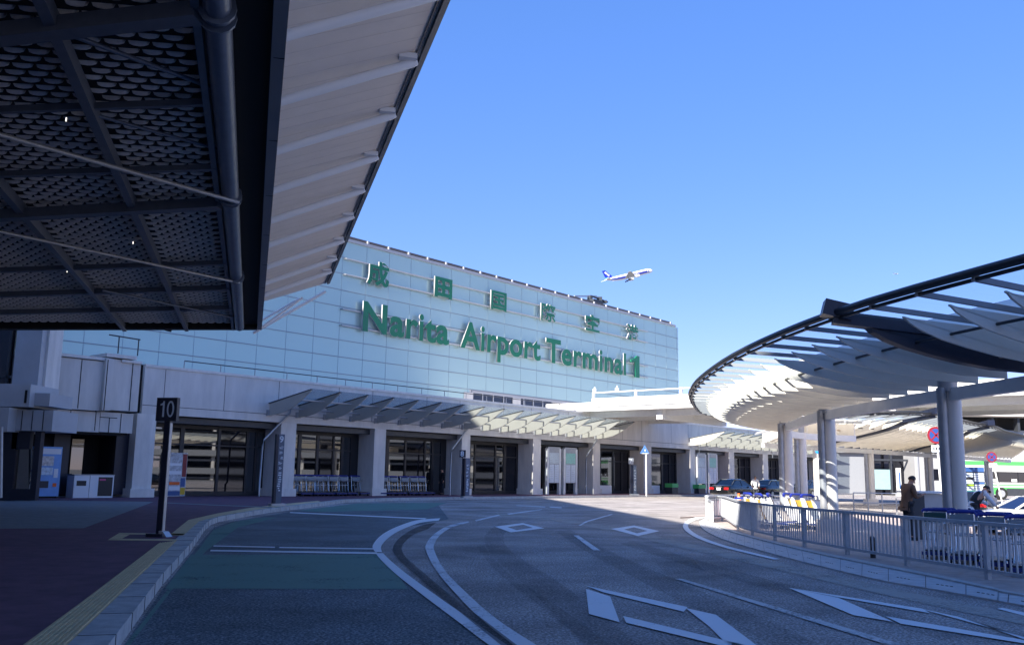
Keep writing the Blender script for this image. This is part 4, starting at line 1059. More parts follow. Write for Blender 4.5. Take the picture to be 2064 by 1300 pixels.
# no stopping signs
def no_stop(px, py, rpx, lean, label):
    Y = .30/rpx*1879; c = D(px, py, Y); r = empty('no_stopping_sign', (c.x + .08 + lean, Y, 0), label, 'sign', 'round no stopping signs')
    m = MB(); m.tube([(c.x + .08 + lean, Y + .05, 0), (c.x + .05, Y + .05, c.z)], .038, 8); m.build('pole', 'white_paint', r)
    m = MB(); m.disc(c, (0, -1, 0), .30, .02, 28); m.build('disc', 'sign_red', r)
    m = MB(); m.disc(c + Vector((0, -.021, 0)), (0, -1, 0), .225, .006, 28); m.build('face', 'sign_blue', r)
    m = MB()
    for a in (1, -1): m.box(c + Vector((0, -.030, 0)), (.44, .006, .055), (Vector((.707, 0, .707*a)), Vector((0, 1, 0)), Vector((-.707*a, 0, .707))))
    m.build('cross', 'sign_red', r)
    m = MB(); m.box(c + Vector((.05, -.01, -.47)), (.46, .02, .24)); m.build('plate', 'paper', r)
    m = MB()
    for k in range(4): m.box(c + Vector((-.10 + .09*k, -.022, -.47)), (.05, .004, .10 if k % 2 else .07))
    m.build('lettering', 'steel_dark', r)
no_stop(1886, 877, 17, .06, 'larger round red and blue no stopping sign half hidden behind the thick column')
no_stop(1998.5, 921, 10.5, .45, 'smaller round red and blue no stopping sign on a leaning pole before the green bus')
c = D(1648, 909, 60); bsn = empty('round_blue_sign', (c.x, 60, 0), 'small round light blue sign on a thin pole between the island columns', 'sign')
m = MB(); m.disc(c, (0, -1, 0), .16, .03, 20); m.build('disc', 'sky_blue_sign', bsn)
m = MB(); m.tube([(c.x, 60.03, 0), (c.x, 60.03, c.z)], .04); m.build('pole', 'white_paint', bsn)

# bus information boards in the bays
def info_board(px0, px1, ytop, ybot, ymid, label, mp, group=None):
    o = .1; s0, s1 = FS(px0, 950, o)[0], FS(px1, 950, o)[0]; xm = (px0+px1)/2
    zt_ = FS(xm, ytop, o)[1]; r = empty('information_board', FW((s0+s1)/2, o, SW), label, 'notice board', group)
    w_ = s1 - s0; zb_ = SW + (zt_ - SW)*.24; zm = SW + (zt_ - SW)*.64
    m = MB(); fbox(m, s0, s0 + w_*.13, o, o - .22, SW, zt_ - .12); m.build('leg', 'steel_white', r)
    m = MB(); fbox(m, s1 - w_*.13, s1, o, o - .22, SW, zt_ - .12); m.build('leg', 'steel_white', r)
    m = MB(); fbox(m, s0 + w_*.06, s1 - w_*.06, o - .002, o - .218, zt_ - .119, zt_); fbox(m, s0 + w_*.131, s1 - w_*.131, o - .004, o - .2, zt_ - .42, zt_ - .121); m.build('header', 'steel_gray', r)
    m = MB(); fbox(m, s0 + w_*.131, s1 - w_*.131, o - .03, o - .19, zb_, zt_ - .421); m.build('frame', 'steel_gray', r)
    m = MB(); fbox(m, s0 + w_*.16, s1 - w_*.16, o + .004, o - .029, zm + .03, zt_ - .44); m.build('map', mp, r)
    for a, b_ in ((.16, .48), (.53, .84)):
        m = MB(); fbox(m, s0 + w_*a, s0 + w_*b_, o + .004, o - .029, zb_ + .03, zm - .03); m.build('timetable', 'paper', r)
    m = MB()
    for k in range(10):
        for a in (.19, .56): fbox(m, s0 + w_*a, s0 + w_*(a + random.uniform(.12, .24)), o + .007, o + .004, zb_ + .15 + k*.17, zb_ + .17 + k*.17)
    fbox(m, s0 + w_*.20, s0 + w_*.26, o + .002, o - .003, zt_ - .36, zt_ - .18); fbox(m, s0 + w_*.45, s0 + w_*.8, o + .002, o - .003, zt_ - .33, zt_ - .26)
    m.build('lettering', 'steel_gray', r)
info_board(1103, 1131, 900.5, 996, 935, 'bus information board with a pale map, left one of the pair by the square pillar', 'map_pale')
info_board(1136.5, 1164, 902, 996, 936, 'bus information board with a mint green map and yellow foot strip', 'map_mint')
info_board(1405.5, 1424, 913, 992, 940, 'distant bus information board with pale top behind the black car, left of its pair', 'map_pale')
info_board(1428, 1446.5, 913.5, 992, 940, 'distant bus information board with teal top just left of the black car roof', 'map_mint')

# ================================================================== THINGS IN THE BAYS
def froot(name, s, o, label, cat, group=None, z=SW): return empty(name, FW(s, o, z), label, cat, group)
s0, s1 = FS(70, 950, .2)[0], FS(122, 950, .2)[0]; z1 = FS(100, 900, .2)[1]
vm = froot('vending_machine', (s0+s1)/2, 0, 'light blue vending machine with bright display panels under the link block', 'vending machine')
m = MB(); fbox(m, s0, s1, .2, -.7, SW + .08, z1); m.build('cabinet', 'vending', vm)
m = MB(); fbox(m, s0 + .05, s1 - .05, .215, .2, z1 - .33, z1 - .08); m.build('header', 'vending_white', vm)
m = MB(); fbox(m, s0 + .1, s1 - .35, .22, .2, z1 - .85, z1 - .42); m.build('display', mat('display_mix', (.55, .52, .5), .3, var=.5, vscale=7), vm)
m = MB(); fbox(m, s0 + .1, s1 - .35, .22, .2, z1 - 1.25, z1 - .92); m.build('display', mat('display_mix2', (.5, .62, .75), .3, var=.4, vscale=9), vm)
m = MB(); fbox(m, s0 + .15, s1 - .5, .22, .2, SW + .45, SW + .75); m.build('slot', 'navy', vm)
m = MB(); fbox(m, s1 - .3, s1 - .12, .22, .2, SW + .9, SW + 1.3); m.build('coin_panel', 'vending_white', vm)
m = MB(); fbox(m, s1 - .3, s1 - .14, .222, .2, SW + .5, SW + .66); m.build('sticker', 'orange', vm)
m = MB(); fbox(m, s0 + .05, s1 - .05, .15, -.6, SW, SW + .08); m.build('foot', 'black', vm)
for (a, b_, lab, dk) in ((149, 180, 'white waste bin with one dark window, left of the pair under the link block', 1), (181, 229, 'white and black waste bin with a pink label strip, right of the pair', 2)):
    s0, s1 = FS(a, 975, .3)[0], FS(b_, 975, .3)[0]; zt_ = FS((a+b_)/2, 956, .3)[1]
    r = froot('waste_bin', (s0+s1)/2, .1, lab, 'bin')
    m = MB(); fbox(m, s0, s1, .3, -.4, SW, zt_ - .05); m.build('body', 'vending_white', r)
    m = MB(); fbox(m, s0 - .02, s1 + .02, .32, -.42, zt_ - .049, zt_); m.build('lid', 'steel_gray', r)
    if dk == 1:
        m = MB(); fbox(m, s0 + .12, s1 - .15, .31, .3, SW + .55, zt_ - .28); m.build('window', 'black_frame', r)
    else:
        m = MB(); fbox(m, s0 + (s1-s0)*.35, s1 - .06, .31, .3, SW + .08, zt_ - .12); m.build('window', 'black_frame', r)
        m = MB(); fbox(m, s1 - .7, s1 - .4, .315, .31, zt_ - .28, zt_ - .2); m.build('label_strip', mat('pink', (.6, .08, .22), .5), r)
s0, s1 = FS(334, 950, -1.2)[0], FS(376, 950, -1.2)[0]; z1 = FS(355, 912, -1.2)[1]
pb = froot('display_panel', (s0+s1)/2, -1.2, 'tall colourful red, white and blue display panel behind the bus stop post 10', 'panel')
m = MB(); fbox(m, s0, s1, -1.2, -1.3, SW, z1); m.build('board', mat('panel_photo', (.45, .47, .5), .3, var=.5, vscale=6), pb)
for k, (a, b_, c_, d_, mt) in enumerate(((.0, .14, .0, .95, 'sign_red'), (.78, .98, .45, .97, 'sign_red'), (.74, .96, .22, .42, 'board_blue'), (.14, .74, .02, .12, 'board_blue'), (.75, .98, .04, .20, 'yellow_plastic'), (.2, .7, .26, .33, 'orange'), (.2, .72, .14, .23, 'vending_white'), (.16, .74, .5, .58, 'vending_white'), (.16, .74, .7, .76, 'vending_white'))):
    m = MB(); h_ = z1 - SW; fbox(m, s0 + (s1-s0)*a, s0 + (s1-s0)*b_, -1.19, -1.2, SW + h_*c_, SW + h_*d_); m.build('patch', mt, pb)
for a, b_, yt, lab in ((1209.5, 1233, 978, 'white planter box in the bay right of the downpipe pillar'), (1313, 1330, 978, 'smaller white planter box beside the blue triangle sign pillar')):
    s0, s1 = FS(a, 985, -.3)[0], FS(b_, 985, -.3)[0]; zt_ = FS((a+b_)/2, yt, -.3)[1]
    r = froot('planter', (s0+s1)/2, -.6, lab, 'planter')
    m = MB(); fbox(m, s0, s1, -.3, -1.0, SW, zt_); m.build('box', 'vending_white', r)
    m = MB()
    for k in range(60):
        c_ = FW(random.uniform(s0 + .1, s1 - .1), random.uniform(-.9, -.4), zt_ + random.uniform(.02, .3)); q_ = Vector((random.gauss(0, 1), random.gauss(0, 1), random.gauss(0, 1))).normalized()*.07; q2 = q_.orthogonal().normalized()*.05
        m.add([c_ - q_, c_ + q2, c_ + q_, c_ - q2], [(0, 1, 2, 3)])
    m.build('plants', mat('leaf', (.05, .09, .03), .6, var=.5, vscale=9), r)
for a, b_, y0, y1, lab in ((1355, 1366.5, 974, 986, 'bright green crate beside the dark doorway behind the triangle sign'), (1408.5, 1422, 976.5, 990, 'dark bin with a bright green lid in front of the far information board')):
    s0, s1 = FS(a, 980, .6)[0], FS(b_, 980, .6)[0]; zt_ = FS(a, y0, .6)[1]; zb_ = SW
    r = froot('crate', (s0+s1)/2, .3, lab, 'crate')
    m = MB(); fbox(m, s0, s1, .6, -.1, SW, zt_ - .35); m.build('body', 'steel_dark', r)
    m = MB(); fbox(m, s0 - .03, s1 + .03, .63, -.12, zt_ - .349, zt_); m.build('lid', 'crate_green', r)

# ================================================================== LUGGAGE TROLLEYS
def trolley_a(label, panel='panel_gray', group='luggage trolleys'):
    r = empty('luggage_trolley', (0, 0, 0), label, 'trolley', group)
    m = MB()
    for x in (-.30, .30): m.tube([(x, -.42, .14), (x, .20, .17), (x, .30, .30), (x, .38, 1.0)], .022, 8)
    m.tube([(-.30, .33, .55), (.30, .33, .55)], .018, 6); m.tube([(-.30, -.42, .14), (.30, -.42, .14)], .02, 6); m.tube([(-.30, .12, .17), (.30, .12, .17)], .02, 6)
    for x in (-.1, .1): m.tube([(x, -.42, .14), (x, .25, .2), (x, .35, .7)], .012, 6)
    m.build('frame', 'chrome', r)
    m = MB(); m.tube([(-.36, .42, 1.0), (-.30, .44, 1.04), (.30, .44, 1.04), (.36, .42, 1.0)], .036, 8); m.build('handle', 'blue_plastic', r)
    m = MB(); m.box((0, .30, .88), (.58, .02, .20)); m.build('panel', panel, r)
    m = MB()
    for z in (.74, .82): m.tube([(-.29, .34, z), (-.29, .08, z + .02), (.29, .08, z + .02), (.29, .34, z)], .010, 6)
    for x in (-.2, -.1, 0, .1, .2): m.tube([(x, .34, .74), (x, .08, .76), (x, .08, .84)], .007, 5)
    m.build('basket', 'chrome', r)
    m = MB(); m.box((0, -.15, .19), (.56, .50, .03)); m.build('deck', 'steel_dark', r)
    m = MB(); m.box((0, -.45, .13), (.66, .07, .07)); m.build('bumper', mat('bumper_navy', (.015, .03, .16), .5), r)
    for x, y in ((-.28, -.36), (.28, -.36), (-.24, .22), (.24, .22)):
        w_ = MB(); w_.tube([(x - .02, y, .07), (x + .02, y, .07)], .07, 12); w_.build('wheel', 'rubber', r)
    return r
ordn = ['first', 'second', 'third', 'fourth', 'fifth', 'sixth', 'seventh', 'eighth', 'ninth']
A_ = trolley_a('first trolley from the left in the shaded row under the first glass canopy')
rzF = math.atan2(UF.y, UF.x)
first = True
def place(root, loc, rz, sc=1.0): root.location = loc; root.rotation_euler = (0, 0, rz); root.scale = (sc, sc, sc)
for row, pxs, txt in ((0, [619, 630, 645.5, 662, 673, 690, 714.5, 739], 'trolley from the left in the longer shaded row, left of the pillar'), (1, [777, 792.5, 813.5, 835, 855.7, 871], 'trolley from the left in the shorter shaded row, right of the pillar')):
    for i, px in enumerate(pxs):
        s = FS(px, 975, .1)[0]
        if first: t_ = A_; first = False; t_['label'] = ordn[0] + ' ' + txt
        else: t_ = dup(A_, ordn[i] + ' ' + txt)
        place(t_, FW(s, -.45 + random.uniform(-.08, .08), SW - .003), rzF + random.uniform(-.06, .06), 1.12)
# nested rows just behind the fence on the right
G_ = trolley_a('trolley with a dark green panel at the left end of the rows behind the fence', 'panel_green')
heads = [(1880, 18.2), (1934, 17.2), (1994, 16.0), (2056, 15.0)]
for h_, (px, Y) in enumerate(heads):
    for k in range(3):
        loc = D(px, 1000, Y); loc.z = .044; loc += Vector((.22*k + .0, .30*k, 0))
        if h_ == 0 and k == 0: t_ = G_
        else: t_ = dup(A_, '%s trolley nested in the %s row from the left behind the right hand fence' % (('front', 'middle', 'rear')[k], ordn[h_]))
        place(t_, loc, rad(-28), .86); t_.scale = (.66, .82, .86)
# plate sided trolleys standing in the sun by the island columns
def trolley_b(label):
    r = empty('luggage_trolley', (0, 0, 0), label, 'trolley', 'luggage trolleys')
    prof = [(-.10, .22), (.10, .20), (.30, .55), (.34, .90), (.24, .92), (.12, .62)]
    for x in (-.26, .23):
        m = MB(); m.slab([(x, y, z) for y, z in prof], (.03, 0, 0)); m.build('side_plate', 'vending_white', r)
    m = MB(); m.slab([(-.2, .10, .30), (.2, .10, .30), (.2, .30, .86), (-.2, .30, .86)], (0, .015, -.004)); m.build('back_panel', 'yellow_plastic', r)
    m = MB(); m.slab([(-.228, -.02, .26), (.228, -.02, .26), (.228, .15, .60), (-.228, .15, .60)], (0, .012, -.003)); m.build('front_panel', 'panel_gray', r)
    m = MB(); m.tube([(-.33, .30, .97), (-.24, .33, 1.02), (.24, .33, 1.02), (.33, .30, .97)], .042, 10); m.build('handle', 'blue_plastic', r)
    m = MB()
    for x in (-.25, .25): m.tube([(x, -.52, .13), (x, .24, .17)], .024, 8)
    m.tube([(-.25, -.52, .13), (.25, -.52, .13)], .024, 8); m.build('frame', 'chrome', r)
    m = MB(); m.box((0, -.22, .17), (.46, .52, .03)); m.build('deck', 'blue_plastic', r)
    for x, y in ((-.24, -.44), (.24, -.44), (-.22, .18), (.22, .18)):
        w_ = MB(); w_.tube([(x - .02, y, .07), (x + .02, y, .07)], .07, 12); w_.build('wheel', 'rubber', r)
    return r
B_ = trolley_b('sunlit white trolley standing farthest left inside the fence by the traffic cone')
spots = [(1526, 29.2, 1.7, ''), (1550, 28.0, 1.6, 'white trolley second from the left in the sun inside the fence'), (1570, 29.0, 1.2, 'white and yellow trolley half hidden by the left pair of island columns'),
         (1606, 29.5, .9, 'grey and yellow trolley just right of the left island columns'), (1623, 28.2, .7, 'grey and yellow trolley, middle one between the two island columns'), (1645, 27.6, .7, 'grey and yellow trolley next to the thicker island column, rightmost between columns')]
for i, (px, Y, rz, lb) in enumerate(spots):
    loc = D(px, 1000, Y); loc.z = .044
    t_ = B_ if i == 0 else dup(B_, lb)
    place(t_, loc, rz, .98)
for i, (px, Y, lb) in enumerate(((1502, 31.5, 'white trolley lying low at the far left corner inside the curved fence'),)):
    loc = D(px, 1000, Y); loc.z = .044; t_ = dup(B_, lb); place(t_, loc, 2.4, .8)

# traffic cone, sunlit fence back, bollard, counter
c = D(1489, 990, 35); c.z = .045
cn = empty('traffic_cone', c, 'orange and white traffic cone beside the trolleys at the curved fence end', 'cone')
def ring(c, r, z, n=14): return [Vector((c.x + r*math.cos(2*math.pi*k/n), c.y + r*math.sin(2*math.pi*k/n), c.z + z)) for k in range(n)]
m = MB(); m.loft([ring(c, .19, .04), ring(c, .15, .28)]); m.loft([ring(c, .115, .47), ring(c, .075, .70)]); m.loft([ring(c, .06, .80), ring(c, .04, .92)]); m.build('cone_body', 'orange', cn)
m = MB(); m.loft([ring(c, .149, .281), ring(c, .116, .469)]); m.loft([ring(c, .0745, .701), ring(c, .061, .799)]); m.build('white_band', 'white_paint', cn)
m = MB(); m.box(c + Vector((0, 0, .02)), (.42, .42, .04)); m.build('base', 'rubber', cn)
P_ = catmull([Vector((6.75, 31.5, .045)), Vector((7.1, 33.6, .045)), Vector((8.0, 35.5, .045)), Vector((9.8, 36.9, .045)), Vector((12.6, 37.6, .045))], 6)
wb = empty('sunlit_fence_panel', P_[8], 'low curved panel with grey top rail, white for sunlight on the island fence back', 'barrier')
m = MB(); m.bar([p + Vector((0, 0, .33)) for p in P_], .05, .62); m.build('panel', 'white', wb)  # white colour stands in for sun on the back of the fence
m = MB(); m.bar([p + Vector((0, 0, .672)) for p in P_], .10, .06); m.build('top_rail', 'steel_gray', wb)
c = G(1760, 1124, .045); bo = empty('bollard', c, 'short black bollard standing just inside the fence before the trolleys', 'bollard')
m = MB(); m.tube([c, c + Zv*.36], .05, 12); m.build('shaft', 'black_frame', bo)
m = MB(); m.tube([c + Zv*.361, c + Zv*.40], .055, 12, .03); m.build('cap', 'steel_dark', bo)
Y = 24.0; k0 = D(1838, 1000, Y); k1 = D(1863, 1000, Y); k2 = D(1912, 1000, Y)
ct = empty('service_counter', (k1.x, Y, .045), 'grey service counter with a white top between the man in brown and the column', 'counter')
m = MB(); m.box(((k0.x + k1.x)/2, Y + .3, .62), (k1.x - k0.x, .6, 1.14)); m.build('front', 'steel_dark', ct)
m = MB(); m.box(((k1.x + k2.x)/2 + .01, Y + .45, .62), (k2.x - k1.x - .02, .7, 1.13)); m.build('side', 'steel_gray', ct)
m = MB(); m.box(((k0.x + k2.x)/2 + .02, Y + .4, 1.22), (k2.x - k0.x + .12, .95, .05)); m.build('top', 'white', ct)
# route board
Y = 52; a = D(1938, 941, Y); b = D(1985.5, 989, Y)
rb_ = empty('route_board', ((a.x+b.x)/2, Y, 0), 'bus route board with blue header and coloured strips before the green bus', 'notice board')
m = MB(); m.box(((a.x+b.x)/2, Y, (a.z+b.z)/2), (b.x-a.x, .08, a.z-b.z)); m.build('board', 'steel_dark', rb_)
m = MB(); m.box(((a.x+b.x)/2, Y - .045, a.z - .13), (b.x-a.x - .02, .02, .24)); m.build('header', 'board_blue', rb_)
wd = (b.x-a.x)/2 - .05; hs = (a.z - b.z - .3)/8
for col_ in range(2):
    for k in range(8):
        mt = {(0, 2): 'black_frame', (0, 5): 'lime', (1, 4): 'board_blue'}.get((col_, k), 'paper')
        m = MB(); m.box((a.x + .03 + wd/2 + col_*(wd + .04), Y - .045, a.z - .32 - hs*(k+.4)), (wd, .02, hs*.74)); m.build('strip', mt, rb_)
m = MB()
for x in (a.x + .1, b.x - .1): m.tube([(x, Y + .06, 0), (x, Y + .06, a.z)], .04)
m.build('posts', 'steel_gray', rb_)
for k in range(14):
    pass

# ================================================================== VEHICLES
def sedan(label, paint_, glass='car_glass', open_window=False):
    r = empty('sedan', (0, 0, 0), label, 'car')
    st = [(-2.32, .70, .42, .80, .78), (-2.22, .82, .28, .90, .88), (-1.9, .86, .22, .97, .95), (-1.2, .88, .20, .98, .96), (0, .89, .20, .97, .95), (1.1, .88, .20, .94, .92), (1.8, .85, .22, .84, .82), (2.2, .76, .26, .74, .72), (2.35, .62, .36, .66, .64)]
    rings = []
    for x, hw, z0, zs, zt_ in st:
        rings.append([(x, -hw*.92, z0), (x, -hw, z0 + .18), (x, -hw, (z0+zs)/2 + .08), (x, -hw*.95, zs - .06), (x, -hw*.86, zs), (x, 0, zs + .02),
                      (x, hw*.86, zs), (x, hw*.95, zs - .06), (x, hw, (z0+zs)/2 + .08), (x, hw, z0 + .18), (x, hw*.92, z0)])
    m = MB(); m.loft(rings); m.build('body', paint_, r)
    g0 = [(-1.75, .74, .965), (-1.05, .60, 1.36), (-.2, .60, 1.42), (.35, .58, 1.36), (1.15, .74, .945)]
    m = MB(); rg = []
    for x, hw, z in g0: rg.append([(x, -hw*1.0, .94), (x, -hw, z), (x, hw, z), (x, hw, .94)])
    # glasshouse as a loft of rings in the height direction
    lv = []
    for f in (0, .5, 1.0):
        xr, xf, hw, z = -1.78 + .70*f, 1.18 - .82*f, .78 - .17*f, .955 + .42*f
        lv.append([(xr, -hw*.9, z), (xr + .25, -hw, z), (xf - .3, -hw, z), (xf, -hw*.86, z), (xf, hw*.86, z), (xf - .3, hw, z), (xr + .25, hw, z), (xr, hw*.9, z)])
    m.loft(lv, smooth=False); m.build('windows', glass, r)
    m = MB(); m.loft([[(-1.10, -.52, 1.376), (-.85, -.60, 1.376), (.08, -.60, 1.376), (.36, -.50, 1.376), (.36, .50, 1.376), (.08, .60, 1.376), (-.85, .60, 1.376), (-1.10, .52, 1.376)],
                      [(-.95, -.44, 1.43), (-.7, -.5, 1.44), (-.1, -.5, 1.44), (.2, -.42, 1.42), (.2, .42, 1.42), (-.1, .5, 1.44), (-.7, .5, 1.44), (-.95, .44, 1.43)]]); m.build('roof', paint_, r)
    m = MB()
    for s in (-1, 1):
        m.bar([(-1.80, s*.715, .955), (-1.09, s*.56, 1.378)], .09, .05); m.bar([(1.20, s*.68, .95), (.37, s*.53, 1.378)], .07, .05); m.bar([(-.28, s*.795, .96), (-.28, s*.625, 1.375)], .10, .03); m.bar([(-1.1, s*.615, 1.372), (.36, s*.6, 1.372)], .05, .05)
    m.build('pillars', paint_, r)
    for s in (-1, 1):
        m = MB(); m.box((-2.27, s*.62, .72), (.10, .36, .16)); m.build('tail_light', 'tail_red', r)
        m = MB(); m.box((2.2, s*.58, .58), (.14, .30, .14)); m.build('headlight', 'lamp_white', r)
        m = MB(); m.box((.75, s*.98, .98), (.10, .18, .12)); m.build('mirror', paint_, r)
        for x in (-1.38, 1.40):
            w_ = MB(); w_.tube([(x, s*.72, .31), (x, s*.90, .31)], .315, 20); wo = w_.build('wheel', 'rubber', r)
            h = MB(); h.tube([(x, s*.86, .31), (x, s*.912, .31)], .19, 14); h.build('rim', 'alu', wo)
        m = MB(); m.box((-.5, s*.905, .80), (.16, .02, .03)); m.box((.5, s*.905, .80), (.16, .02, .03)); m.build('door_handles', 'alu', r)
    m = MB(); m.box((-2.335, 0, .68), (.02, .34, .17)); m.build('number_plate', 'white_paint', r)
    m = MB(); m.box((-2.29, 0, .45), (.16, 1.5, .14)); m.build('rear_bumper', paint_, r)
    m = MB(); m.box((-2.30, 0, .83), (.06, .5, .03)); m.build('trim', 'alu', r)
    return r
car1 = sedan('nearest black sedan at the kerb, its rear and number plate towards us', 'car_black', 'car_glass')
car1.name = 'black_sedan'
hd = math.atan2(UF.y, UF.x) - .08
rear = D(1453, 1000, 75); rear.z = 0
def setcar(c, loc, rz, sc=1.0): c.location = loc; c.rotation_euler = (0, 0, rz); c.scale = (sc, sc, sc)
setcar(car1, rear + UF*2.5, hd, 1.06)
for k, (dd, lb) in enumerate(((9.3, 'second dark sedan parked ahead of the nearest one, behind the man in the white shirt'), (18.0, 'third dark sedan, partly hidden behind the left pair of island columns'))):
    c_ = dup(car1, lb); setcar(c_, rear + UF*dd, hd, 1.06)
for c_ in [car1] + [o for o in COL.objects if o.name.startswith('black_sedan.')]: c_['group'] = 'dark cars waiting at the kerb'
tx = sedan('white taxi at the right edge, the person in the cap leaning on it', 'car_white', 'dark_glass'); tx.name = 'white_taxi'; tx['category'] = 'car'
l_ = D(2088, 1000, 27.5); l_.z = 0; setcar(tx, l_, math.pi + .06, .80)
rc_ = dup(car1, 'dark car with a red tail light below the bus route board'); rc_['group'] = 'dark cars waiting at the kerb'
l_ = D(1949, 1000, 41); l_.z = 0; setcar(rc_, l_, 1.15, .80)

# bus
Y = 90.0; x0 = D(1938, 960, Y).x; x1 = x0 + 12.5; z1 = D(1990, 924, Y).z + .1
bs = empty('bus', ((x0+x1)/2, Y, 0), 'green and white coach parked behind the round canopies at the right edge', 'bus')
def rr(x0, x1, y0, y1, z0, z1, r=.25):
    out = []
    for x in (x0, x0 + .12, x1 - .12, x1):
        k = .12 if x in (x0, x1) else 0
        out.append([(x, y0 + k, z0 + k), (x, y0 + k, z1 - r), (x, y0 + r + k, z1 - k), (x, y1 - r - k, z1 - k), (x, y1 - k, z1 - r), (x, y1 - k, z0 + k)])
    return out
m = MB(); m.loft(rr(x0, x1, Y, Y + 2.5, .45, z1), smooth=False); m.build('body', 'bus_white', bs)
m = MB(); m.box(((x0+x1)/2, Y + .9, 1.86 + (z1-3.4)*.5), (x1-x0-.4, 1.83, 1.0)); m.build('window_band', 'car_glass', bs)
for za, zb_ in ((z1 - .72, z1 - .34), (1.34, 1.44), (.50, 1.16)):
    m = MB(); m.box(((x0+x1)/2, Y + .9, (za+zb_)/2), (x1-x0-.3, 1.824, zb_-za)); m.build('stripe', 'bus_green', bs)
for k in range(6): m = MB(); m.box((x0 + 1.6 + k*1.9, Y - .03, 1.86 + (z1-3.4)*.5), (.07, .03, 1.0)); m.build('window_post', 'black_frame', bs)
for k in range(6): m = MB(); m.box((x0 + 1.2 + k*1.9, Y - .025, 1.55 + (z1-3.4)*.5), (.5, .02, .24)); m.build('headrest', 'white_paint', bs)
for x in (x0 + 3.7, x0 + 10):
    w_ = MB(); w_.tube([(x, Y - .05, .58), (x, Y + .4, .58)], .58, 22); wo = w_.build('wheel', 'rubber', bs)
    w_ = MB(); w_.tube([(x, Y - .08, .58), (x, Y - .0, .58)], .34, 16); w_.build('rim', 'alu', wo)
m = MB(); m.box((x0 + 5.1, Y - .02, .72), (1.8, .04, .7)); m.build('hatch', 'steel_dark', bs)
m = MB(); m.box((x0 + 7.6, Y - .02, .75), (1.6, .04, .36)); m.build('poster', 'yellow_plastic', bs)

# ================================================================== RIGHT BACKGROUND BUILDINGS
def ybox(mb, px0, px1, y0, y1, Y, dep): return dbox(mb, px0, px1, y0, y1, Y, dep)
rw = empty('side_terminal', (D(1800, 960, 108).x, 108, 0), 'grey side building with a dark glazed front and teal pane behind the island', 'building')
m = MB(); ybox(m, 1690, 1752, 905, 998.5, 109, 8); m.build('wall', mat('side_wall', (.24, .25, .27), .6, var=.06), rw)  # wall colour darkened to carry the bridge's shade
m = MB(); ybox(m, 1753, 1846, 898, 998.5, 110, 8); m.build('glazed_front', 'dark_glass', rw)
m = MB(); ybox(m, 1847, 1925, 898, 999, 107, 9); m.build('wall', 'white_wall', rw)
m = MB()
for x in (1751, 1798, 1842): ybox(m, x, x + 3, 905, 998, 108.6, .5)
ybox(m, 1754, 1841, 925, 929, 108.7, .3); m.build('mullion', 'steel_dark', rw)
m = MB(); ybox(m, 1757, 1797, 946, 986, 108.9, .3); m.build('pane', 'teal_panel', rw)
m = MB(); ybox(m, 1877, 1896, 945, 967, 106.9, .2); m.build('window', 'dark_glass', rw)
m = MB(); ybox(m, 1866, 1870, 900, 999, 106.8, .2); ybox(m, 1853, 1855, 905, 999, 106.8, .2); m.build('downpipe', 'steel_gray', rw)
m = MB(); ybox(m, 1690, 1760, 905, 912, 108.5, .4); m.build('ledge', 'concrete', rw)
pn = empty('pillar_sign', D(1815, 990, 102) - Vector((0, 0, D(1815, 990, 102).z)), 'slim white upright sign pillar before the dark doorway, left of the man in brown', 'sign')
m = MB(); ybox(m, 1811, 1818, 943, 1000, 102, .4); m.build('panel', 'white', pn)
m = MB(); ybox(m, 1813, 1816, 952, 985, 101.97, .03); m.build('lettering', 'board_blue', pn)
ub = empty('far_terminal', (D(2000, 960, 125).x, 125, 0), 'pale blue far terminal with a black shadowed storey below it, upper right', 'building')
m = MB(); ybox(m, 1900, 2500, 775, 836, 124, 20); m.build('upper_wall', mat('pale_blue_wall', (.42, .55, .68), .5, var=.04, vscale=.2), ub)
m = MB(); ybox(m, 1900, 2500, 836.2, 841, 123.6, 20); m.build('ledge', 'concrete', ub)
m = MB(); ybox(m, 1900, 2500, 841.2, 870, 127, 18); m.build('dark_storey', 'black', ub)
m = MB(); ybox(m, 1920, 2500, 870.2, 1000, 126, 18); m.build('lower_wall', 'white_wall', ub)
for x in (2000, 2052, 2110, 2180): m = MB(); ybox(m, x, x + 5, 842, 870, 124.5, 1); m.build('strut', 'steel_dark', ub)
m = MB()
for x in range(1910, 2480, 60): ybox(m, x, x + .8, 778, 836, 123.97, .05)
m.build('wall_joints', 'steel_gray', ub)
pk = empty('reflected_structure', (100, 70, 0), 'banded open structure added out of view for the shop glass to reflect', 'building')  # unseen banded blocks, added only as reflections in the arcade panes
for k in range(4):
    m = MB(); m.box((104, 70, .6 + 3.0*k + .9), (14, 90, 1.0)); m.build('parapet', 'side_wall', pk)
    m = MB(); m.box((105, 70, .3 + 3.0*k), (13, 89, .3)); m.build('floor_slab', 'steel_gray', pk)
m = MB(); m.box((109.5, 70, 6), (3, 88, 12)); m.build('core', 'dark_gap', pk)
for k in range(12): m = MB(); m.box((98, 29 + 7.4*k, 5.5), (.5, .5, 11)); m.build('column', 'concrete', pk)
hb = empty('background_hall', (150, 150, 0), 'long pale hall closing the view far to the right behind everything', 'building')
m = MB(); m.box((200, 165, 4), (230, 20, 8)); m.build('wall', 'wall_panel', hb)
m = MB(); m.box((200, 154.9, 4.6), (228, .3, 1.6)); m.build('window_band', 'dark_glass', hb)
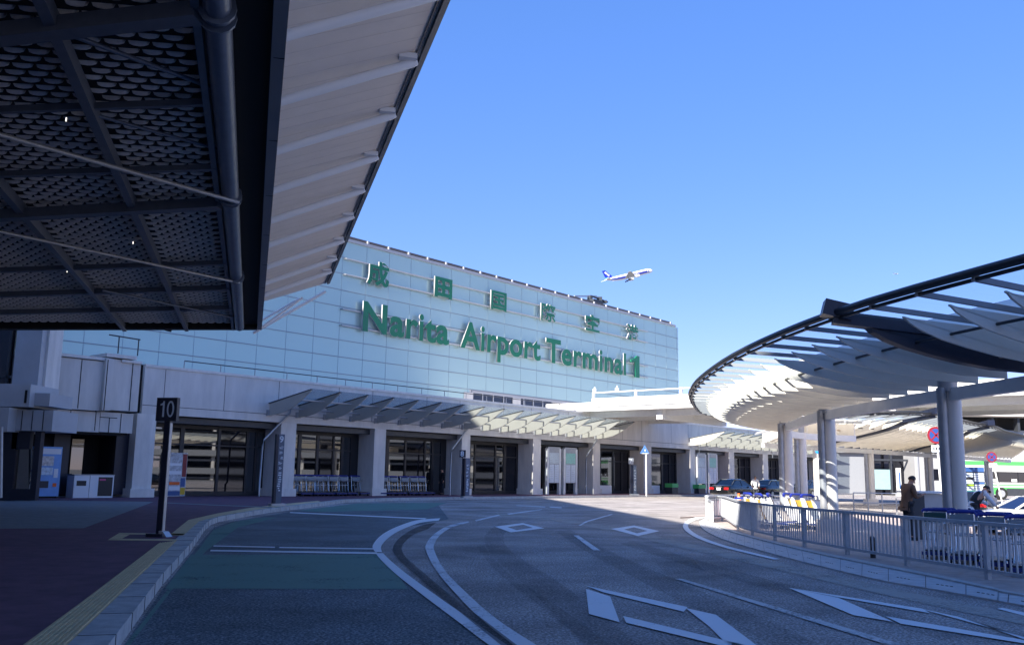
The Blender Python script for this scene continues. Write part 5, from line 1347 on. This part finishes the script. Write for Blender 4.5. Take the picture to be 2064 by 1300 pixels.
# hand rail on the island behind the man
rl2 = empty('island_barrier', (D(1790, 1000, 44).x, 44, 0), 'pale tubular barrier across the island behind the man in brown', 'barrier')
m = MB(); xa, xb = D(1720, 1000, 44).x, D(1835, 1000, 44).x
for z in (.95, .5): m.tube([(xa, 44, z), (xb, 44, z)], .03, 6)
for k in range(5): x = xa + (xb-xa)*k/4; m.tube([(x, 44, 0), (x, 44, .95)], .03, 6)
m.build('rails', 'alu', rl2)

# ================================================================== PEOPLE
def skinned(name, V, E, Rr, m, parent, sub=1):
    me = bpy.data.meshes.new(name); me.from_pydata([tuple(v) for v in V], E, [])
    o = bpy.data.objects.new(name, me); COL.objects.link(o)
    sk = o.modifiers.new('skin', 'SKIN'); sk.use_smooth_shade = True
    for i, v in enumerate(me.skin_vertices[0].data):
        r_ = Rr[i]; v.radius = (r_, r_) if not isinstance(r_, tuple) else r_; v.use_root = (i == 0)
    sb_ = o.modifiers.new('subdivision', 'SUBSURF'); sb_.levels = sub; sb_.render_levels = sub
    bpy.context.view_layer.update()
    ev = o.evaluated_get(bpy.context.evaluated_depsgraph_get()); nm = bpy.data.meshes.new_from_object(ev)
    o.modifiers.clear(); o.data = nm; nm.materials.clear(); nm.materials.append(M[m])
    o.parent = parent; return o
def person(loc, rz, sc, label, top_m, leg_m, hair_m, J, sleeve='full', arm_m=None, bald=False, vest=None):
    """J: joints in a frame facing +y, feet at z 0"""
    r = empty('person', loc, label, 'person'); r.rotation_euler = (0, 0, rz); r.scale = (sc,)*3
    v = {k: Vector(p) for k, p in J.items()}
    hd_ = v['head']; up = (hd_ - v['neck']).normalized()
    names = ['pelvis', 'waist', 'chest', 'neck', 'head', 'crown', 'shL', 'elL', 'wrL', 'shR', 'elR', 'wrR', 'hipL', 'knL', 'anL', 'toL', 'hipR', 'knR', 'anR', 'toR', 'paL', 'paR']
    v['crown'] = hd_ + up*.085
    v['paL'] = v['wrL'] + (v['wrL'] - v['elL']).normalized()*.07; v['paR'] = v['wrR'] + (v['wrR'] - v['elR']).normalized()*.07
    R_ = dict(pelvis=.13, waist=.12, chest=.135, neck=.052, head=.088, crown=.07, shL=.06, elL=.042, wrL=.03, shR=.06, elR=.042, wrR=.03, hipL=.09, knL=.058, anL=.042, toL=.035, hipR=.09, knR=.058, anR=.042, toR=.035, paL=.033, paR=.033)
    Ed = [('pelvis', 'waist'), ('waist', 'chest'), ('chest', 'neck'), ('neck', 'head'), ('head', 'crown'), ('chest', 'shL'), ('shL', 'elL'), ('elL', 'wrL'), ('wrL', 'paL'), ('chest', 'shR'), ('shR', 'elR'), ('elR', 'wrR'), ('wrR', 'paR'), ('pelvis', 'hipL'), ('hipL', 'knL'), ('knL', 'anL'), ('anL', 'toL'), ('pelvis', 'hipR'), ('hipR', 'knR'), ('knR', 'anR'), ('anR', 'toR')]
    ix = {n_: i for i, n_ in enumerate(names)}
    body = skinned('body', [v[n_] for n_ in names], [(ix[a], ix[b_]) for a, b_ in Ed], [R_[n_] for n_ in names], 'skin', r)
    # fingers and thumb, nose, ears as part of the same body mesh
    fm = MB()
    for sd in 'LR':
        d_ = (v['pa'+sd] - v['wr'+sd]).normalized(); side = d_.cross(Vector((0, 0, 1))); side = side.normalized() if side.length > .1 else Vector((1, 0, 0)); dn = d_.cross(side)
        for k, (off, ln) in enumerate(((-.027, .06), (-.009, .075), (.009, .07), (.027, .055))):
            b0 = v['pa'+sd] + side*off + d_*.015; fm.tube([b0, b0 + d_*ln*.6, b0 + d_*ln*.95 + dn*.02], .0085, 6, .006)
        fm.tube([v['wr'+sd] + d_*.03 + side*.03, v['wr'+sd] + d_*.075 + side*.062], .010, 6, .008)
    fw = Vector((0, 1, 0)) - up*up.y; fw.normalize(); rt = fw.cross(up)
    fm.tube([hd_ + fw*.08 + up*.02, hd_ + fw*.112 - up*.02], .010, 6, .016)
    for s in (-1, 1): fm.tube([hd_ + rt*s*.082 + up*.03, hd_ + rt*s*.095 - up*.02], .014, 6, .012)
    fo = fm.build('body', 'skin', None); bm = bmesh.new(); bm.from_mesh(body.data); bm.from_mesh(fo.data); bm.to_mesh(body.data); bm.free(); bpy.data.objects.remove(fo)
    def grow(name, chain, edges, rr_, m): return skinned(name, [v[n_] for n_ in chain], edges, rr_, m, r)
    up_names = ['pelvis', 'waist', 'chest', 'neck0', 'shL', 'elL', 'cfL', 'shR', 'elR', 'cfR', 'hem']
    v['neck0'] = v['chest'].lerp(v['neck'], .75); v['cfL'] = v['elL'].lerp(v['wrL'], .92); v['cfR'] = v['elR'].lerp(v['wrR'], .92); v['hem'] = v['pelvis'] + (v['pelvis'] - v['waist']).normalized()*.07
    grow('shirt' if top_m == 'shirt' else 'jacket', up_names, [(0, 1), (1, 2), (2, 3), (2, 4), (4, 5), (5, 6), (2, 7), (7, 8), (8, 9), (0, 10)], [.155, .15, .165, .07, .082, .062, .05, .082, .062, .05, .15], top_m)
    if vest:
        grow('waistcoat', ['pelvis', 'waist', 'chest', 'neck0'], [(0, 1), (1, 2), (2, 3)], [.165, .165, .185, .075], vest)
    ln = ['pelvis', 'hipL', 'knL', 'afL', 'hipR', 'knR', 'afR']; v['afL'] = v['knL'].lerp(v['anL'], .97); v['afR'] = v['knR'].lerp(v['anR'], .97)
    grow('trousers', ln, [(0, 1), (1, 2), (2, 3), (0, 4), (4, 5), (5, 6)], [.145, .105, .075, .062, .105, .075, .062], leg_m)
    sh = MB()
    for sd in 'LR': sh.bar([v['an'+sd] + Vector((0, -.07, -.03)), v['to'+sd] + Vector((0, .03, .0))], .095, .085)
    sh.v = [Vector(p) for p in sh.v]; so_ = sh.build('shoes', 'rubber', None); so_.parent = r
    # hair: a cap over the back and top of the skull
    hm = MB(); N_ = 12; rings_ = []
    for a_ in range(5):
        th_ = a_/4*rad(104); rings_.append([hd_ + up*(.022 + .112*math.cos(th_)) + (fw*(math.cos(2*math.pi*k/N_)*.096 - .014 - (.012 if a_ > 2 else 0)) + rt*math.sin(2*math.pi*k/N_)*.094)*max(.05, math.sin(th_)) + (up*(.055*max(0, math.cos(2*math.pi*k/N_)) if a_ >= 3 else 0)) for k in range(N_)])
    hm.loft(rings_); ho = hm.build('hair' if hair_m != 'vest' else 'cap', hair_m, None); ho.parent = r
    if hair_m == 'vest':
        bm_ = MB(); bm_.slab([hd_ + fw*.08 + rt*.07 + up*.06, hd_ + fw*.16 + rt*.05 + up*.045, hd_ + fw*.16 - rt*.05 + up*.045, hd_ + fw*.08 - rt*.07 + up*.06], up*.012); b_ = bm_.build('brim', 'vest', None); b_.parent = r
    return r
ST = dict(pelvis=(0, 0, .93), waist=(0, .01, 1.10), chest=(0, 0, 1.33), neck=(0, 0, 1.50), head=(0, .02, 1.62), shL=(-.18, 0, 1.43), elL=(-.24, -.03, 1.15), wrL=(-.24, .06, .90), shR=(.18, 0, 1.43), elR=(.24, -.03, 1.15), wrR=(.24, .06, .90),
          hipL=(-.09, 0, .90), knL=(-.10, .02, .50), anL=(-.10, -.02, .09), toL=(-.11, .13, .045), hipR=(.09, 0, .90), knR=(.10, .02, .50), anR=(.10, -.02, .09), toR=(.11, .13, .045))
# man in brown: leans over the counter looking down, hands on the top
J = dict(ST); J.update(pelvis=(0, -.05, .92), waist=(0, -.02, 1.09), chest=(0, .04, 1.32), neck=(0, .10, 1.47), head=(0, .17, 1.575), elL=(-.24, .10, 1.13), wrL=(-.16, .32, 1.22), elR=(.24, .08, 1.12), wrR=(.20, .30, 1.20), shL=(-.18, .03, 1.42), shR=(.18, .03, 1.42))
l_ = D(1829, 1000, 23.6); l_.z = .045; person(l_, rad(-75), .93, 'dark haired person in a brown jacket standing at the grey counter, looking down', 'jacket', 'trousers', 'hair', J)
# man in white shirt, back to us
J = dict(ST); J.update(elL=(-.27, -.06, 1.17), wrL=(-.23, .12, .98), elR=(.28, -.04, 1.17), wrR=(.26, .08, .92), head=(0.02, .04, 1.61))
l_ = D(1523, 1000, 73); l_.z = 0; person(l_, rad(-12), 1.03, 'grey haired person in a white shirt standing with back to us beside the black cars', 'shirt', 'trousers', 'gray_hair', J)
# driver in a black waistcoat bending to the taxi
J = dict(ST); J.update(pelvis=(0, -.12, .90), waist=(0, -.03, 1.05), chest=(0, .14, 1.23), neck=(0, .27, 1.33), head=(0, .37, 1.40), shL=(-.17, .19, 1.30), elL=(-.24, .36, 1.05), wrL=(-.15, .55, .92), shR=(.17, .19, 1.30), elR=(.24, .36, 1.05), wrR=(.15, .55, .92), hipL=(-.09, -.12, .88), hipR=(.09, -.12, .88))
l_ = D(1966, 1000, 25.6); l_.z = .045; person(l_, rad(-80), .90, 'person in a black waistcoat, white sleeves and dark cap bending towards the white taxi', 'shirt', 'trousers', 'vest', J, vest='vest')
# dark figures in the bay
s = FS(891, 975, -.9)[0]; person(FW(s, -.9, SW), 2.2, 1.0, 'person in dark clothes standing in the shaded bay left of the bus stop 8', 'vest', 'trousers', 'hair', ST)

# ================================================================== AEROPLANES
def aeroplane(label):
    r = empty('aeroplane', (0, 0, 0), label, 'aeroplane', 'aeroplanes in the sky')
    L = 50.0; N_ = 20
    def fring(x, rr_, zc): return [Vector((x, rr_*math.cos(2*math.pi*k/N_), zc + rr_*math.sin(2*math.pi*k/N_))) for k in range(N_)]
    stn = [(24.6, .15, -.55), (24.2, .9, -.5), (23.0, 1.65, -.35), (21.0, 2.2, -.12), (18.5, 2.45, 0), (10, 2.5, 0), (0, 2.5, 0), (-8, 2.5, 0), (-14, 2.15, .35), (-19, 1.4, .95), (-23, .65, 1.45), (-25, .25, 1.7)]
    m = MB(); m.loft([fring(*s_) for s_ in stn]); m.build('fuselage', 'plane_white', r)
    for sd in (-1, 1):
        m = MB(); cols = []
        for x, rr_, zc in [(20.2, 2.25, -.08), (17, 2.46, 0), (10, 2.5, 0), (0, 2.5, 0), (-8, 2.5, 0), (-14, 2.15, .35), (-19, 1.4, .95)]:
            cols.append([Vector((x, sd*(rr_ + .06)*math.cos(rad(a_)), zc + (rr_ + .06)*math.sin(rad(a_)))) for a_ in (10, 0, -10, -20, -32)])
        m.loft(cols, cap=False, close=False); m.build('stripe', 'plane_blue', r)
        m = MB()
        for k in range(34): m.box((17.5 - k*.9, sd*2.44, .72), (.36, .06, .42))
        m.build('window_row', 'steel_dark', r)
        # wing
        m = MB(); a, b, c, d = Vector((5.5, sd*2.0, -1.2)), Vector((-6.5, sd*22.5, 1.2)), Vector((-9.2, sd*22.5, 1.2)), Vector((-5.0, sd*2.0, -1.2))
        th = [Vector((0, 0, .45)), Vector((0, 0, .12)), Vector((0, 0, .1)), Vector((0, 0, .15))]
        m.hexa([a - th[0], b - th[1], c - th[2], d - th[3], a + th[0], b + th[1], c + th[2], d + th[3]]); m.build('wing', 'plane_gray', r)
        m = MB(); ex = 5.2
        m.loft([[Vector((ex + x, sd*7.8 + rr_*math.cos(2*math.pi*k/14), -3.0 + rr_*math.sin(2*math.pi*k/14))) for k in range(14)] for x, rr_ in ((1.6, 1.25), (1.0, 1.42), (-1.2, 1.4), (-3.2, .95))]); m.box((ex - 1.8, sd*7.8, -1.6), (3.2, .3, 1.2)); m.build('engine', 'plane_white', r)
        m = MB(); a, b, c, d = Vector((-18.5, sd*1.0, 1.1)), Vector((-23.5, sd*8.6, 1.9)), Vector((-25.4, sd*8.6, 1.9)), Vector((-23.2, sd*.8, 1.2)); u = Vector((0, 0, .14)); m.hexa([a - u, b - u, c - u, d - u, a + u, b + u, c + u, d + u]); m.build('tailplane', 'plane_white', r)
        m = MB(); m.tube([(-2.5, sd*3.2, -1.4), (-2.7, sd*3.2, -4.0)], .2, 8); m.tube([(-1.7, sd*2.8, -4.1), (-1.7, sd*3.6, -4.1)], .65, 12); m.tube([(-3.5, sd*2.8, -4.3), (-3.5, sd*3.6, -4.3)], .65, 12); m.build('landing_gear', 'rubber', r)
    fin = [(-15.5, 2.1), (-22.0, 10.4), (-25.0, 10.4), (-23.4, 1.9)]
    m = MB(); m.slab([(x, -.18, z) for x, z in fin], (0, .36, 0)); fo = m.build('tail_fin', 'plane_blue', r)
    m = MB(); m.slab([(x, -.21, z) for x, z in ((-19.6, 1.9), (-20.6, 3.2), (-24.0, 3.2), (-23.6, 1.4))], (0, .42, 0)); m.build('fin_root', 'plane_cyan', r)
    for sd in (-1, 1):
        dx = Vector((.62*1, 0, -.78)) if sd < 0 else Vector((-.62, 0, .78))
        me_o = put_text('tail_lettering', 'ANA', (-21.0, sd*.23, 6.6), dx, Vector((.78, 0, .62)) if sd < 0 else Vector((.78, 0, .62)), 2.0, 'white_paint', None, thick=.04, bold=.02, width=6.0); me_o.parent = fo
    m = MB(); m.box((23.4, 0, .72), (.9, 2.0, .35)); m.build('cockpit_window', 'steel_dark', r)
    return r
a1 = aeroplane('white aeroplane with a blue stripe and blue tail climbing above the glass wing')
def orient(o, loc, fwd, upv=Vector((0, 0, 1))):
    X = fwd.normalized(); Yv = upv.cross(X).normalized(); Z = X.cross(Yv)
    mm = Matrix((X, Yv, Z)).transposed(); o.rotation_euler = mm.to_euler(); o.location = loc
orient(a1, D(1268, 556, 860), Vector((.93, .22, .29)))
a2 = dup(a1, 'tiny pale distant aeroplane in the sky above the round canopy rim'); orient(a2, D(1806, 552, 7200), Vector((.9, .3, .1)))
